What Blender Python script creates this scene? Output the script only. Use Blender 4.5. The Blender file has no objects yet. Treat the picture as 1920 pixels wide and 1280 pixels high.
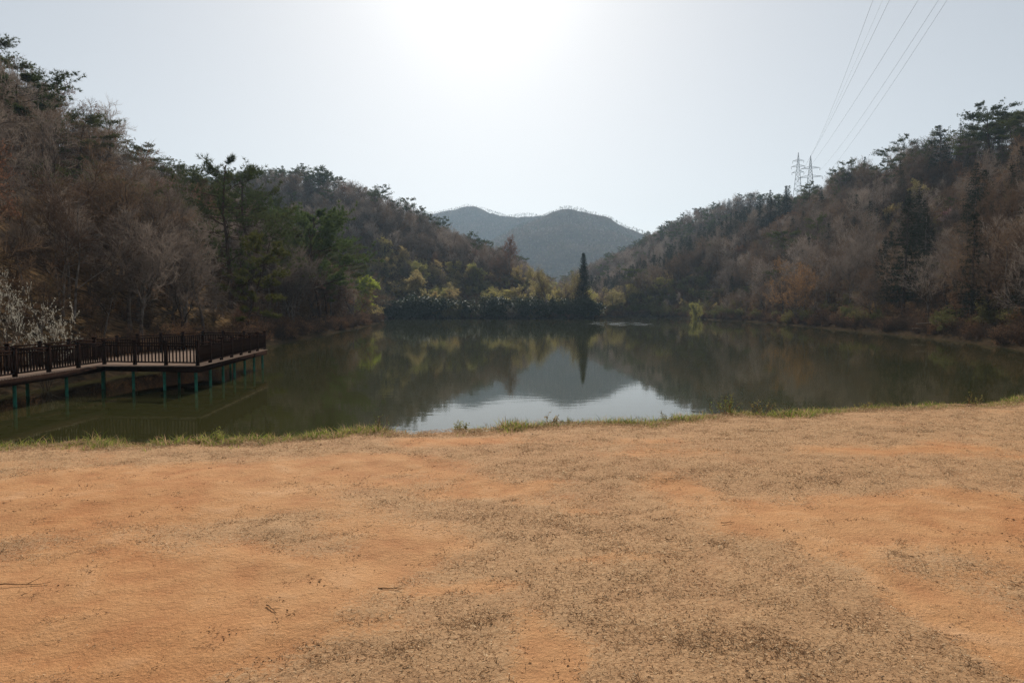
import bpy, math, random
import numpy as np
from mathutils import Vector, Matrix

# ------------------------------------------------------------------ camera, sky, sun, exposure
sc = bpy.context.scene
COL = sc.collection
R = math.radians
CAMZ = 3.8
PITCH = R(2.95)
cam_d = bpy.data.cameras.new('camera')
cam_d.lens = 24.0
cam_d.sensor_width = 36.0
cam_d.clip_end = 4000
cam_d.clip_start = 0.05
cam = bpy.data.objects.new('camera', cam_d)
COL.objects.link(cam)
cam.location = (0, 0, CAMZ)
cam.rotation_euler = (R(90) - PITCH, 0, 0)
sc.camera = cam

SUN_EL, SUN_AZ = R(31), R(-2.6)          # azimuth from +Y, negative = to the left
world = bpy.data.worlds.new('World')
sc.world = world
world.use_nodes = True
wn = world.node_tree
wn.nodes.clear()
sky = wn.nodes.new('ShaderNodeTexSky')
sky.sky_type = 'NISHITA'
sky.sun_disc = False
sky.sun_elevation = SUN_EL
sky.sun_rotation = SUN_AZ
sky.altitude = 100
sky.air_density = 1.0
sky.dust_density = 1.0
sky.ozone_density = 1.5
hs = wn.nodes.new('ShaderNodeHueSaturation')
hs.inputs['Saturation'].default_value = 0.42
gam = wn.nodes.new('ShaderNodeGamma')          # hazy air evens the sky out
gam.inputs[1].default_value = 0.6
bg = wn.nodes.new('ShaderNodeBackground')
bg.inputs['Strength'].default_value = 0.129
wo = wn.nodes.new('ShaderNodeOutputWorld')
wn.links.new(sky.outputs[0], gam.inputs[0])
wn.links.new(gam.outputs[0], hs.inputs['Color'])
wn.links.new(hs.outputs[0], bg.inputs[0])
wn.links.new(bg.outputs[0], wo.inputs[0])

sun_d = bpy.data.lights.new('sun', 'SUN')
sun_d.energy = 4.0
sun_d.angle = R(0.6)
sun_d.color = (1.0, 0.95, 0.87)
sun = bpy.data.objects.new('sun', sun_d)
COL.objects.link(sun)
to_sun = Vector((math.sin(SUN_AZ) * math.cos(SUN_EL), math.cos(SUN_AZ) * math.cos(SUN_EL), math.sin(SUN_EL)))
sun.rotation_euler = to_sun.to_track_quat('Z', 'Y').to_euler()
sun.location = (0, 60, 120)

sc.view_settings.view_transform = 'Standard'
sc.view_settings.look = 'None'
sc.view_settings.gamma = 1.0
sc.view_settings.exposure = 0.68
sc.render.engine = 'CYCLES'
sc.cycles.max_bounces = 5
sc.cycles.diffuse_bounces = 3
sc.cycles.glossy_bounces = 3
sc.cycles.transmission_bounces = 2
sc.cycles.volume_bounces = 0
sc.cycles.use_denoising = True
sc.cycles.denoising_prefilter = 'NONE'
sc.cycles.use_adaptive_sampling = False

# ------------------------------------------------------------------ helpers
RNG = np.random.default_rng(7)
F = 1280.0
CP, SP = math.cos(PITCH), math.sin(PITCH)

def ray(px, py):
    x = (px - 960) / F; y = (640 - py) / F
    return np.array([x, CP + y * SP, -SP + y * CP])

def at(px, py, Y):
    """point of the place seen at that spot of the photograph, Y metres ahead"""
    d = ray(px, py)
    return np.array([0, 0, CAMZ]) + d * (Y / d[1])

def on_z(px, py, z):
    d = ray(px, py)
    return np.array([0, 0, CAMZ]) + d * ((z - CAMZ) / d[2])

def proj(p):
    v = np.asarray(p, float) - np.array([0, 0, CAMZ])
    zc = v[..., 1] * CP - v[..., 2] * SP
    yc = v[..., 1] * SP + v[..., 2] * CP
    return 960 + F * v[..., 0] / zc, 640 - F * yc / zc

def nrm(a):
    return a / np.maximum(np.linalg.norm(a, axis=-1, keepdims=True), 1e-9)

def vnoise(x, y, seed=0):
    """smooth value noise in 0..1"""
    xi = np.floor(x).astype(np.int64); yi = np.floor(y).astype(np.int64)
    fx = x - xi; fy = y - yi
    fx = fx * fx * (3 - 2 * fx); fy = fy * fy * (3 - 2 * fy)
    def h(a, b):
        n = (a * 374761393 + b * 668265263 + seed * 974711) & 0xffffffff
        n = ((n ^ (n >> 13)) * 1274126177) & 0xffffffff
        return ((n ^ (n >> 16)) & 0xffff) / 65535.0
    return (h(xi, yi) * (1 - fx) + h(xi + 1, yi) * fx) * (1 - fy) + (h(xi, yi + 1) * (1 - fx) + h(xi + 1, yi + 1) * fx) * fy

def fbm(x, y, seed=0, oct=4):
    s = 0; a = 1; t = 0
    for o in range(oct):
        s = s + a * vnoise(x * 2 ** o, y * 2 ** o, seed + o * 17); t += a; a *= 0.5
    return s / t

class MB:
    """collects tubes, triangles and quads; mesh() turns them into one mesh"""
    def __init__(self):
        self.v = []; self.t = []; self.q = []; self.tm = []; self.qm = []; self.n = 0
    def add(self, v, t=None, q=None, m=0):
        v = np.asarray(v, float).reshape(-1, 3)
        self.v.append(v)
        if t is not None and len(t):
            t = np.asarray(t).reshape(-1, 3); self.t.append(t + self.n); self.tm.append(np.full(len(t), m))
        if q is not None and len(q):
            q = np.asarray(q).reshape(-1, 4); self.q.append(q + self.n); self.qm.append(np.full(len(q), m))
        self.n += len(v)
        return self
    def tube(self, pts, rad, sides=4, m=0, cap=False):
        pts = np.asarray(pts, float); rad = np.broadcast_to(np.asarray(rad, float), (len(pts),))
        tg = nrm(np.gradient(pts, axis=0))
        ref = np.array([0.31, 0.95, 0.05]) if abs(tg[0, 2]) > 0.6 else np.array([0.05, 0.1, 0.99])
        u = nrm(np.cross(tg, ref)); w = np.cross(tg, u)
        a = np.arange(sides) * 2 * math.pi / sides
        ring = pts[:, None, :] + rad[:, None, None] * (np.cos(a)[None, :, None] * u[:, None, :] + np.sin(a)[None, :, None] * w[:, None, :])
        n = len(pts)
        i = np.arange(n - 1)[:, None] * sides; j = np.arange(sides)[None, :]; k = (j + 1) % sides
        q = np.stack([i + j, i + k, i + sides + k, i + sides + j], -1).reshape(-1, 4)
        t = None
        if cap:
            b = (n - 1) * sides
            t = [[b, b + x, b + x + 1] for x in range(1, sides - 1)] + [[0, x + 1, x] for x in range(1, sides - 1)]
        return self.add(ring.reshape(-1, 3), t, q, m)
    def tris(self, T, m=0):
        T = np.asarray(T, float); n = len(T)
        return self.add(T.reshape(-1, 3), np.arange(n * 3).reshape(-1, 3), None, m)
    def quads(self, Q, m=0):
        Q = np.asarray(Q, float); n = len(Q)
        return self.add(Q.reshape(-1, 3), None, np.arange(n * 4).reshape(-1, 4), m)
    def box(self, c, s, m=0, rz=0.0):
        x, y, z = np.asarray(s, float) / 2
        v = np.array([[-x, -y, -z], [x, -y, -z], [x, y, -z], [-x, y, -z], [-x, -y, z], [x, -y, z], [x, y, z], [-x, y, z]])
        ca, sa = math.cos(rz), math.sin(rz)
        v = np.stack([v[:, 0] * ca - v[:, 1] * sa, v[:, 0] * sa + v[:, 1] * ca, v[:, 2]], -1) + np.asarray(c, float)
        return self.add(v, None, [[0, 3, 2, 1], [4, 5, 6, 7], [0, 1, 5, 4], [1, 2, 6, 5], [2, 3, 7, 6], [3, 0, 4, 7]], m)
    def bar(self, a, b, w, h, m=0):
        a = np.asarray(a, float); b = np.asarray(b, float)
        d = nrm(b - a); s = np.cross(d, [0, 0, 1.0])
        s = nrm(s) if np.linalg.norm(s) > 1e-4 else np.array([1.0, 0, 0])
        u = np.cross(s, d)
        o = [(-1, -1), (1, -1), (1, 1), (-1, 1)]
        v = [p + s * w / 2 * i + u * h / 2 * j for p in (a, b) for i, j in o]
        return self.add(v, None, [[0, 1, 2, 3], [7, 6, 5, 4], [0, 4, 5, 1], [1, 5, 6, 2], [2, 6, 7, 3], [3, 7, 4, 0]], m)
    def join(self, o, m=0):
        for v in [np.concatenate(o.v)] if o.v else []:
            base = self.n
            self.v.append(v)
            for t in o.t: self.t.append(t + base); self.tm.append(np.full(len(t), m))
            for q in o.q: self.q.append(q + base); self.qm.append(np.full(len(q), m))
            self.n += len(v)
        return self
    def mesh(self, name, mats, smooth=False):
        me = bpy.data.meshes.new(name)
        V = np.concatenate(self.v)
        T = np.concatenate(self.t) if self.t else np.zeros((0, 3), int)
        Q = np.concatenate(self.q) if self.q else np.zeros((0, 4), int)
        me.vertices.add(len(V)); me.vertices.foreach_set('co', V.astype(np.float32).ravel())
        L = np.concatenate([T.ravel(), Q.ravel()]).astype(np.int32)
        me.loops.add(len(L)); me.loops.foreach_set('vertex_index', L)
        nt, nq = len(T), len(Q)
        me.polygons.add(nt + nq)
        st = np.concatenate([np.arange(nt) * 3, nt * 3 + np.arange(nq) * 4]).astype(np.int32)
        me.polygons.foreach_set('loop_start', st)
        mi = np.concatenate(([np.concatenate(self.tm)] if self.tm else []) + ([np.concatenate(self.qm)] if self.qm else [])).astype(np.int32)
        me.polygons.foreach_set('material_index', mi)
        if smooth: me.polygons.foreach_set('use_smooth', np.ones(nt + nq, bool))
        for m in (mats if isinstance(mats, (list, tuple)) else [mats]): me.materials.append(m)
        me.update(calc_edges=True)
        return me

def link(name, data, parent=None, loc=None):
    o = bpy.data.objects.new(name, data)
    COL.objects.link(o)
    if parent is not None: o.parent = parent
    if loc is not None: o.location = loc
    return o

def tag(o, label=None, cat=None, group=None, kind=None):
    if label: o['label'] = label
    if cat: o['category'] = cat
    if group: o['group'] = group
    if kind: o['kind'] = kind
    return o

def empty(name, loc, rz=0.0, s=1.0):
    o = link(name, None, None, loc)
    o.rotation_euler = (0, 0, rz)
    o.scale = (s, s, s) if np.isscalar(s) else s
    o.empty_display_size = 0.3
    return o

# ------------------------------------------------------------------ materials
def mat(name, col, rough=0.8, vary=0.0, vcol=None, trans=0.0, noise=None, ncol=None, spec=0.3, bump=None):
    """base colour, optional object-random drift to vcol, optional noise to ncol, optional translucency"""
    m = bpy.data.materials.new(name); m.use_nodes = True
    nt = m.node_tree; N = nt.nodes; Lk = nt.links
    p = N['Principled BSDF']; out = N['Material Output']
    p.inputs['Roughness'].default_value = rough
    p.inputs['Specular IOR Level'].default_value = spec
    rgb = N.new('ShaderNodeRGB'); rgb.outputs[0].default_value = (*col, 1)
    c = rgb.outputs[0]
    if vcol is not None:
        oi = N.new('ShaderNodeObjectInfo'); mx = N.new('ShaderNodeMix'); mx.data_type = 'RGBA'
        mr = N.new('ShaderNodeMapRange'); mr.inputs['To Max'].default_value = vary
        Lk.new(oi.outputs['Random'], mr.inputs['Value'])
        Lk.new(mr.outputs[0], mx.inputs['Factor'])
        Lk.new(c, mx.inputs['A']); mx.inputs['B'].default_value = (*vcol, 1)
        c = mx.outputs['Result']
    if noise is not None:
        tc = N.new('ShaderNodeTexCoord'); nz = N.new('ShaderNodeTexNoise')
        nz.inputs['Scale'].default_value = noise; nz.inputs['Detail'].default_value = 5
        cr = N.new('ShaderNodeMapRange'); cr.inputs['From Min'].default_value = 0.35; cr.inputs['From Max'].default_value = 0.65
        mx = N.new('ShaderNodeMix'); mx.data_type = 'RGBA'
        Lk.new(tc.outputs['Object'], nz.inputs['Vector']); Lk.new(nz.outputs['Fac'], cr.inputs['Value'])
        Lk.new(cr.outputs[0], mx.inputs['Factor']); Lk.new(c, mx.inputs['A']); mx.inputs['B'].default_value = (*ncol, 1)
        c = mx.outputs['Result']
        if bump:
            b = N.new('ShaderNodeBump'); b.inputs['Distance'].default_value = bump
            Lk.new(nz.outputs['Fac'], b.inputs['Height']); Lk.new(b.outputs[0], p.inputs['Normal'])
    Lk.new(c, p.inputs['Base Color'])
    if trans:
        tr = N.new('ShaderNodeBsdfTranslucent'); Lk.new(c, tr.inputs['Color'])
        ms = N.new('ShaderNodeMixShader'); ms.inputs[0].default_value = trans
        Lk.new(p.outputs[0], ms.inputs[1]); Lk.new(tr.outputs[0], ms.inputs[2]); Lk.new(ms.outputs[0], out.inputs['Surface'])
    return m

M = {}
M['bark'] = mat('bark', (0.085, 0.064, 0.052), 0.95, 0.9, (0.25, 0.215, 0.185), noise=3.0, ncol=(0.06, 0.045, 0.036), spec=0)
M['pine_bark'] = mat('pine_bark', (0.10, 0.055, 0.035), 0.95, 0.8, (0.07, 0.055, 0.045), noise=3.0, ncol=(0.05, 0.035, 0.028), spec=0)
M['twig'] = mat('twig', (0.09, 0.068, 0.055), 0.9, 1.0, (0.30, 0.24, 0.195), trans=0.38, spec=0)
M['twig_brown'] = mat('twig_brown', (0.20, 0.13, 0.08), 0.9, 1.0, (0.085, 0.056, 0.04), trans=0.35, spec=0)
M['twig_red'] = mat('twig_red', (0.15, 0.075, 0.048), 0.9, 1.0, (0.12, 0.072, 0.055), trans=0.3, spec=0)
M['bud_gold'] = mat('bud_gold', (0.40, 0.30, 0.125), 0.8, 1.0, (0.32, 0.27, 0.11), trans=0.65, spec=0)
M['bud_orange'] = mat('bud_orange', (0.34, 0.175, 0.06), 0.8, trans=0.5, spec=0)
M['bud_rust'] = mat('bud_rust', (0.20, 0.095, 0.06), 0.8, 1.0, (0.20, 0.125, 0.07), trans=0.35, spec=0)
M['willow'] = mat('willow', (0.31, 0.30, 0.09), 0.7, 1.0, (0.38, 0.31, 0.11), trans=0.65, spec=0.0)
M['willow_bright'] = mat('willow_bright', (0.32, 0.36, 0.05), 0.7, trans=0.55, spec=0)
M['pine'] = mat('pine', (0.06, 0.075, 0.026), 0.75, 1.0, (0.10, 0.105, 0.034), trans=0.3, spec=0)
M['pine_green'] = mat('pine_green', (0.095, 0.125, 0.038), 0.75, trans=0.35, spec=0)
M['pine_olive'] = mat('pine_olive', (0.095, 0.095, 0.026), 0.75, 1.0, (0.12, 0.11, 0.03), trans=0.3, spec=0)
M['fir'] = mat('fir', (0.022, 0.030, 0.016), 0.8, 1.0, (0.040, 0.038, 0.018), trans=0.12, spec=0.05)
M['evergreen'] = mat('evergreen', (0.03, 0.042, 0.018), 0.6, 1.0, (0.055, 0.058, 0.022), trans=0.15, spec=0.1)
M['shrub_green'] = mat('shrub_green', (0.11, 0.11, 0.035), 0.7, 1.0, (0.17, 0.14, 0.05), trans=0.35, spec=0.05)
M['blossom_white'] = mat('blossom_white', (0.42, 0.39, 0.32), 0.7, trans=0.35, spec=0)
M['blossom_pink'] = mat('blossom_pink', (0.42, 0.25, 0.25), 0.7, trans=0.35, spec=0)
M['brush'] = mat('brush', (0.11, 0.068, 0.044), 0.9, 1.0, (0.07, 0.05, 0.038), trans=0.2, spec=0)
M['dead_leaf'] = mat('dead_leaf', (0.24, 0.13, 0.065), 0.8, 1.0, (0.15, 0.09, 0.055), trans=0.3, spec=0)

# ------------------------------------------------------------------ the lie of the land
GZ = 2.2                                             # the open ground stands this far above the water
edge_px = [(0, 838), (200, 828), (410, 818), (640, 806), (850, 806), (1000, 796), (1220, 786), (1310, 774), (1560, 766), (1760, 757), (1920, 746)]
EP = np.array([on_z(a, b, GZ)[:2] for a, b in edge_px])
EPx = np.concatenate([[-60, -19], EP[:, 0], [18, 45, 90]])
EPy = np.concatenate([[-2, 4.0], EP[:, 1], [14.5, 21, 30]])
def edge_y(x): return np.interp(x, EPx, EPy)

def wl(px, py): return on_z(px, py, 0.0)[:2]
near = [(x, float(edge_y(x)) + 3.4) for x in (-19.5, -10, -4, 2, 8, 20, 34)]
left = [(-22.5, 20), (-22.0, 32), (-21.5, 44), (-23.5, 56)] + [tuple(wl(*p)) for p in [(505, 648), (560, 637), (640, 621), (690, 611), (719, 603)]]
far = [(-37, 196), (-40, 208), (-33, 213), (-18, 211), (0, 213), (10, 211), (18, 212), (25, 214), (30, 226), (38, 238), (46, 236), (54, 226), (57, 205)]
right = [tuple(wl(*p)) for p in [(1345, 600.5), (1400, 602.5), (1500, 611), (1600, 620), (1700, 629), (1800, 640), (1920, 656)]] + [(43.5, 45), (40, 30)]
LAKE = np.array(near[::-1] + left + far + right)

def lake_dist(x, y):
    """distance to the waterline, positive on land"""
    x = np.asarray(x, float); y = np.asarray(y, float)
    d = np.full(x.shape, 1e9); ins = np.zeros(x.shape, bool)
    A = LAKE; B = np.roll(LAKE, -1, 0)
    for (ax, ay), (bx, by) in zip(A, B):
        ex, ey = bx - ax, by - ay
        t = np.clip(((x - ax) * ex + (y - ay) * ey) / (ex * ex + ey * ey), 0, 1)
        d = np.minimum(d, np.hypot(x - ax - t * ex, y - ay - t * ey))
        if ay != by:
            c = ((ay > y) != (by > y)) & (x < (bx - ax) * (y - ay) / (by - ay) + ax)
            ins ^= c
    return np.where(ins, -d, d)

def tp(px, py, Y, tree): 
    p = at(px, py, Y); return (p[0], p[1], p[2] - tree)
RIDGES = [
    (0.60, [(-78, -10, 44), (-76, 60, 44), (-74, 92, 36), (-73, 120, 24), (-73, 150, 18), (-78, 185, 14), (-90, 230, 16)]),
    (0.52, [tp(200, 335, 430, 11), tp(370, 330, 400, 11), tp(480, 318, 350, 11), tp(580, 310, 330, 11), tp(650, 330, 318, 11), tp(720, 366, 308, 11), tp(800, 405, 296, 11), tp(865, 432, 282, 11), tp(930, 462, 268, 11), tp(1000, 500, 256, 11)]),
    (0.46, [tp(560, 400, 2166, 9), tp(740, 392, 2090, 9), tp(815, 394, 2052, 9), tp(875, 379, 2052, 9), tp(915, 388, 2014, 9), tp(950, 400, 1976, 9), tp(985, 396, 1938, 9), tp(1030, 402, 1900, 9)]),
    (0.46, [tp(1000, 420, 1672, 9), tp(1030, 398, 1634, 9), tp(1062, 380, 1615, 9), tp(1085, 384, 1615, 9), tp(1130, 397, 1596, 9), tp(1180, 414, 1577, 9), tp(1225, 434, 1577, 9), tp(1300, 450, 1577, 9), tp(1500, 450, 1634, 9)]),
    (0.50, [tp(1215, 445, 560, 12), tp(1240, 432, 530, 12), tp(1290, 405, 505, 12), tp(1350, 375, 480, 12), tp(1400, 358, 460, 12), tp(1470, 343, 440, 17), tp(1530, 348, 400, 18), tp(1575, 328, 340, 12), tp(1630, 300, 280, 12), tp(1700, 272, 235, 10), tp(1780, 240, 195, 9), tp(1850, 212, 165, 7), tp(1920, 185, 142, 5), (98, 90, 42), (95, 20, 34), (95, -30, 30)]),
    (0.42, [tp(1400, 358, 460, 9), tp(1330, 430, 400, 10), tp(1240, 490, 340, 12), tp(1170, 530, 300, 12)]),
]
def seg_ridge(x, y, pts, slope):
    z = np.full(x.shape, -1e9)
    for (ax, ay, az), (bx, by, bz) in zip(pts[:-1], pts[1:]):
        ex, ey = bx - ax, by - ay
        t = np.clip(((x - ax) * ex + (y - ay) * ey) / (ex * ex + ey * ey), 0, 1)
        d = np.hypot(x - ax - t * ex, y - ay - t * ey)
        z = np.maximum(z, az + t * (bz - az) - slope * (np.sqrt(d * d + 36) - 6))
    return z

def ground_z(x, y):
    x = np.asarray(x, float); y = np.asarray(y, float)
    d = lake_dist(x, y)
    z = 1.2 + 0.03 * np.clip(d, 0, 100)
    for s, pts in RIDGES: z = np.maximum(z, seg_ridge(x, y, pts, s))
    z = z + (fbm(x / 28, y / 28, 3) - 0.5) * np.clip(d, 0, 60) * 0.16 + (fbm(x / 7, y / 7, 9) - 0.5) * np.clip(d, 0, 12) * 0.06
    z = z + (fbm(x / 170, y / 170, 41, 3) - 0.5) * 76 * np.clip((y - 750) / 300, 0, 1) * np.clip((235 - z) / 90, 0.08, 1)
    bank = 0.12 + 0.44 * d + 0.22 * np.clip(d - 6, 0, 200)
    z = np.minimum(z, bank)
    # the open ground on the near side
    w = np.clip((y - edge_y(x) - 6.0) / 8.0, 0, 1)
    nearw = (1 - w) * np.clip((40 - x) / 12, 0, 1) * np.clip((x + 34) / 10, 0, 1)
    zn = np.minimum(GZ - 0.12, 0.62 * d)
    z = z * (1 - nearw) + zn * nearw
    return np.where(d < 0, np.maximum(-0.35 * np.abs(d), -2.5), z)

def axis(lo, hi, a, b, s, g):
    c = list(np.arange(a, b + 1e-6, s)); st = s
    while c[-1] < hi: st *= g; c.append(c[-1] + st)
    st = s
    while c[0] > lo: st *= g; c.insert(0, c[0] - st)
    return np.array(c)
gx = axis(-780, 1000, -95, 125, 1.8, 1.07)
gy = axis(-45, 2350, 2, 250, 1.8, 1.035)
GX, GY = np.meshgrid(gx, gy)
GZZ = ground_z(GX, GY)
def grid_mesh(name, X, Y, Z, m):
    ny, nx = X.shape
    i = np.arange(ny - 1)[:, None] * nx; j = np.arange(nx - 1)[None, :]
    q = np.stack([i + j, i + j + 1, i + nx + j + 1, i + nx + j], -1).reshape(-1, 4)
    mb = MB(); mb.add(np.stack([X, Y, Z], -1).reshape(-1, 3), None, q)
    return mb.mesh(name, m, True)

def forest_floor():
    m = bpy.data.materials.new('forest_floor'); m.use_nodes = True
    nt = m.node_tree; N = nt.nodes; Lk = nt.links; p = N['Principled BSDF']
    p.inputs['Roughness'].default_value = 0.95; p.inputs['Specular IOR Level'].default_value = 0.0
    geo = N.new('ShaderNodeNewGeometry')
    def noise(s, d=5):
        n = N.new('ShaderNodeTexNoise'); n.inputs['Scale'].default_value = s; n.inputs['Detail'].default_value = d
        Lk.new(geo.outputs['Position'], n.inputs['Vector']); return n
    n1 = noise(0.11); n2 = noise(2.2, 8)
    r1 = N.new('ShaderNodeValToRGB'); e = r1.color_ramp.elements
    e[0].position = 0.36; e[0].color = (0.075, 0.048, 0.03, 1); e[1].position = 0.66; e[1].color = (0.12, 0.085, 0.045, 1)
    r2 = N.new('ShaderNodeValToRGB'); e = r2.color_ramp.elements
    e[0].position = 0.40; e[0].color = (0.35, 0.33, 0.32, 1); e[1].position = 0.68; e[1].color = (1.6, 1.45, 1.3, 1)
    Lk.new(n1.outputs['Fac'], r1.inputs[0]); Lk.new(n2.outputs['Fac'], r2.inputs[0])
    mx = N.new('ShaderNodeMix'); mx.data_type = 'RGBA'; mx.blend_type = 'MULTIPLY'; mx.inputs['Factor'].default_value = 1
    Lk.new(r1.outputs[0], mx.inputs['A']); Lk.new(r2.outputs[0], mx.inputs['B']); sx = N.new('ShaderNodeSeparateXYZ'); Lk.new(geo.outputs['Position'], sx.inputs[0])
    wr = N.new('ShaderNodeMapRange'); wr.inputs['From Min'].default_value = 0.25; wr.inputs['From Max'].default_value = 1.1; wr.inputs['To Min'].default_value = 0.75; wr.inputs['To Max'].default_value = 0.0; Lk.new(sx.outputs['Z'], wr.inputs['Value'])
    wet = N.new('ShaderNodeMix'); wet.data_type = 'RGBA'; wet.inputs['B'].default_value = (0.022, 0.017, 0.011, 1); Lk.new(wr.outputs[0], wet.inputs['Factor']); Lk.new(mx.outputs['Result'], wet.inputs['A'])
    Lk.new(wet.outputs['Result'], p.inputs['Base Color'])
    b = N.new('ShaderNodeBump'); b.inputs['Distance'].default_value = 0.15; Lk.new(n2.outputs['Fac'], b.inputs['Height']); Lk.new(b.outputs[0], p.inputs['Normal'])
    return m
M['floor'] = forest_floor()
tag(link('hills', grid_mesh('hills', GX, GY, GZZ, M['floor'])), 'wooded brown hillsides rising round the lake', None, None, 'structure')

# ------------------------------------------------------------------ the open ground of orange soil and worn dry grass
BARE = [(250, 905, 330, 34, 1.1), (60, 960, 230, 40, 1), (120, 1110, 300, 70, 1), (330, 1200, 260, 60, .9), (560, 1090, 170, 50, .9), (480, 940, 190, 20, .8), (700, 1015, 120, 45, 1),
        (760, 870, 150, 16, .8), (560, 880, 90, 12, .8), (930, 915, 90, 16, .9), (990, 905, 60, 10, .6), (1255, 905, 60, 22, .9), (1470, 980, 130, 45, 1.1), (1640, 950, 130, 30, .8), (1720, 990, 90, 40, .7), (1860, 960, 90, 45, 1),
        (1900, 1030, 60, 50, .6), (930, 1092, 75, 18, .9), (800, 1100, 70, 26, .8), (1090, 1040, 90, 14, .6), (1180, 1030, 70, 12, .5), (1050, 1190, 55, 60, 1), (1060, 1260, 60, 40, .6), (1700, 1105, 70, 28, 1), (1770, 1150, 110, 45, 1.1), (1870, 1210, 90, 60, .9),
        (720, 1190, 120, 35, .5), (1050, 955, 60, 10, .5), (1250, 860, 120, 12, .4), (1150, 830, 120, 8, .5), (850, 830, 140, 9, .7), (1600, 850, 140, 14, .6), (1750, 840, 100, 10, .5)]
def grassy(x, y):
    x = np.asarray(x, float); y = np.asarray(y, float)
    z = np.full(x.shape, GZ)
    px, py = proj(np.stack([x, np.maximum(y, 1.2), z], -1))
    b = np.zeros(x.shape)
    wx = (fbm(x / 0.9, y / 0.9, 21) - 0.5) * 0.9; wy = (fbm(x / 0.9, y / 0.9, 33) - 0.5) * 0.9
    for cx, cy, rx, ry, s in BARE:
        c = on_z(cx, cy, GZ); ax = np.linalg.norm(on_z(cx + rx, cy, GZ) - c); ay = np.linalg.norm(on_z(cx, cy + ry, GZ) - on_z(cx, cy - ry, GZ)) / 2
        q = ((x + wx * 0.8 - c[0]) / ax) ** 2 + ((y + wy - c[1]) / ay) ** 2
        b = b + s * np.exp(-q * 0.9)
    g = 0.86 - 0.95 * b + (fbm(x / 0.55, y / 0.4, 5) - 0.5) * 0.75 + (fbm(x / 2.6, y / 1.5, 8) - 0.5) * 0.5
    return np.clip(g, 0, 1)

xs = axis(-36, 42, -9.5, 12.5, 0.075, 1.06)
ts = np.concatenate([np.linspace(0, 0.22, 14)[:-1], np.linspace(0.22, 1, 150)])
XX = np.tile(xs, (len(ts), 1)); EY = edge_y(xs) + (fbm(xs / 1.3, xs * 0, 4) - 0.5) * 0.8
YY = -9.0 + ts[:, None] * (EY[None, :] + 9.0)
ZZ = GZ + (fbm(XX / 1.6, YY / 1.2, 11) - 0.5) * 0.09 + (fbm(XX / 0.28, YY / 0.22, 12) - 0.5) * 0.03
lip = np.clip((ts[:, None] - 0.965) / 0.035, 0, 1)
ZZ = ZZ - 0.05 * lip ** 2
ext = [0.25, 0.7, 1.5, 2.6]                            # the bank falling away behind the edge
for e in ext:
    XX = np.vstack([XX, xs]); YY = np.vstack([YY, EY + e]); ZZ = np.vstack([ZZ, GZ - 0.04 - 0.55 * e + 0 * xs])
g_me = grid_mesh('ground', XX, YY, ZZ, None)
ga = g_me.attributes.new('grassy', 'FLOAT', 'POINT')
GR = grassy(XX, YY)
GR[-6:, :] = np.clip(GR[-6:, :] + 0.3, 0, 1)
ga.data.foreach_set('value', GR.astype(np.float32).ravel())

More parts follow.
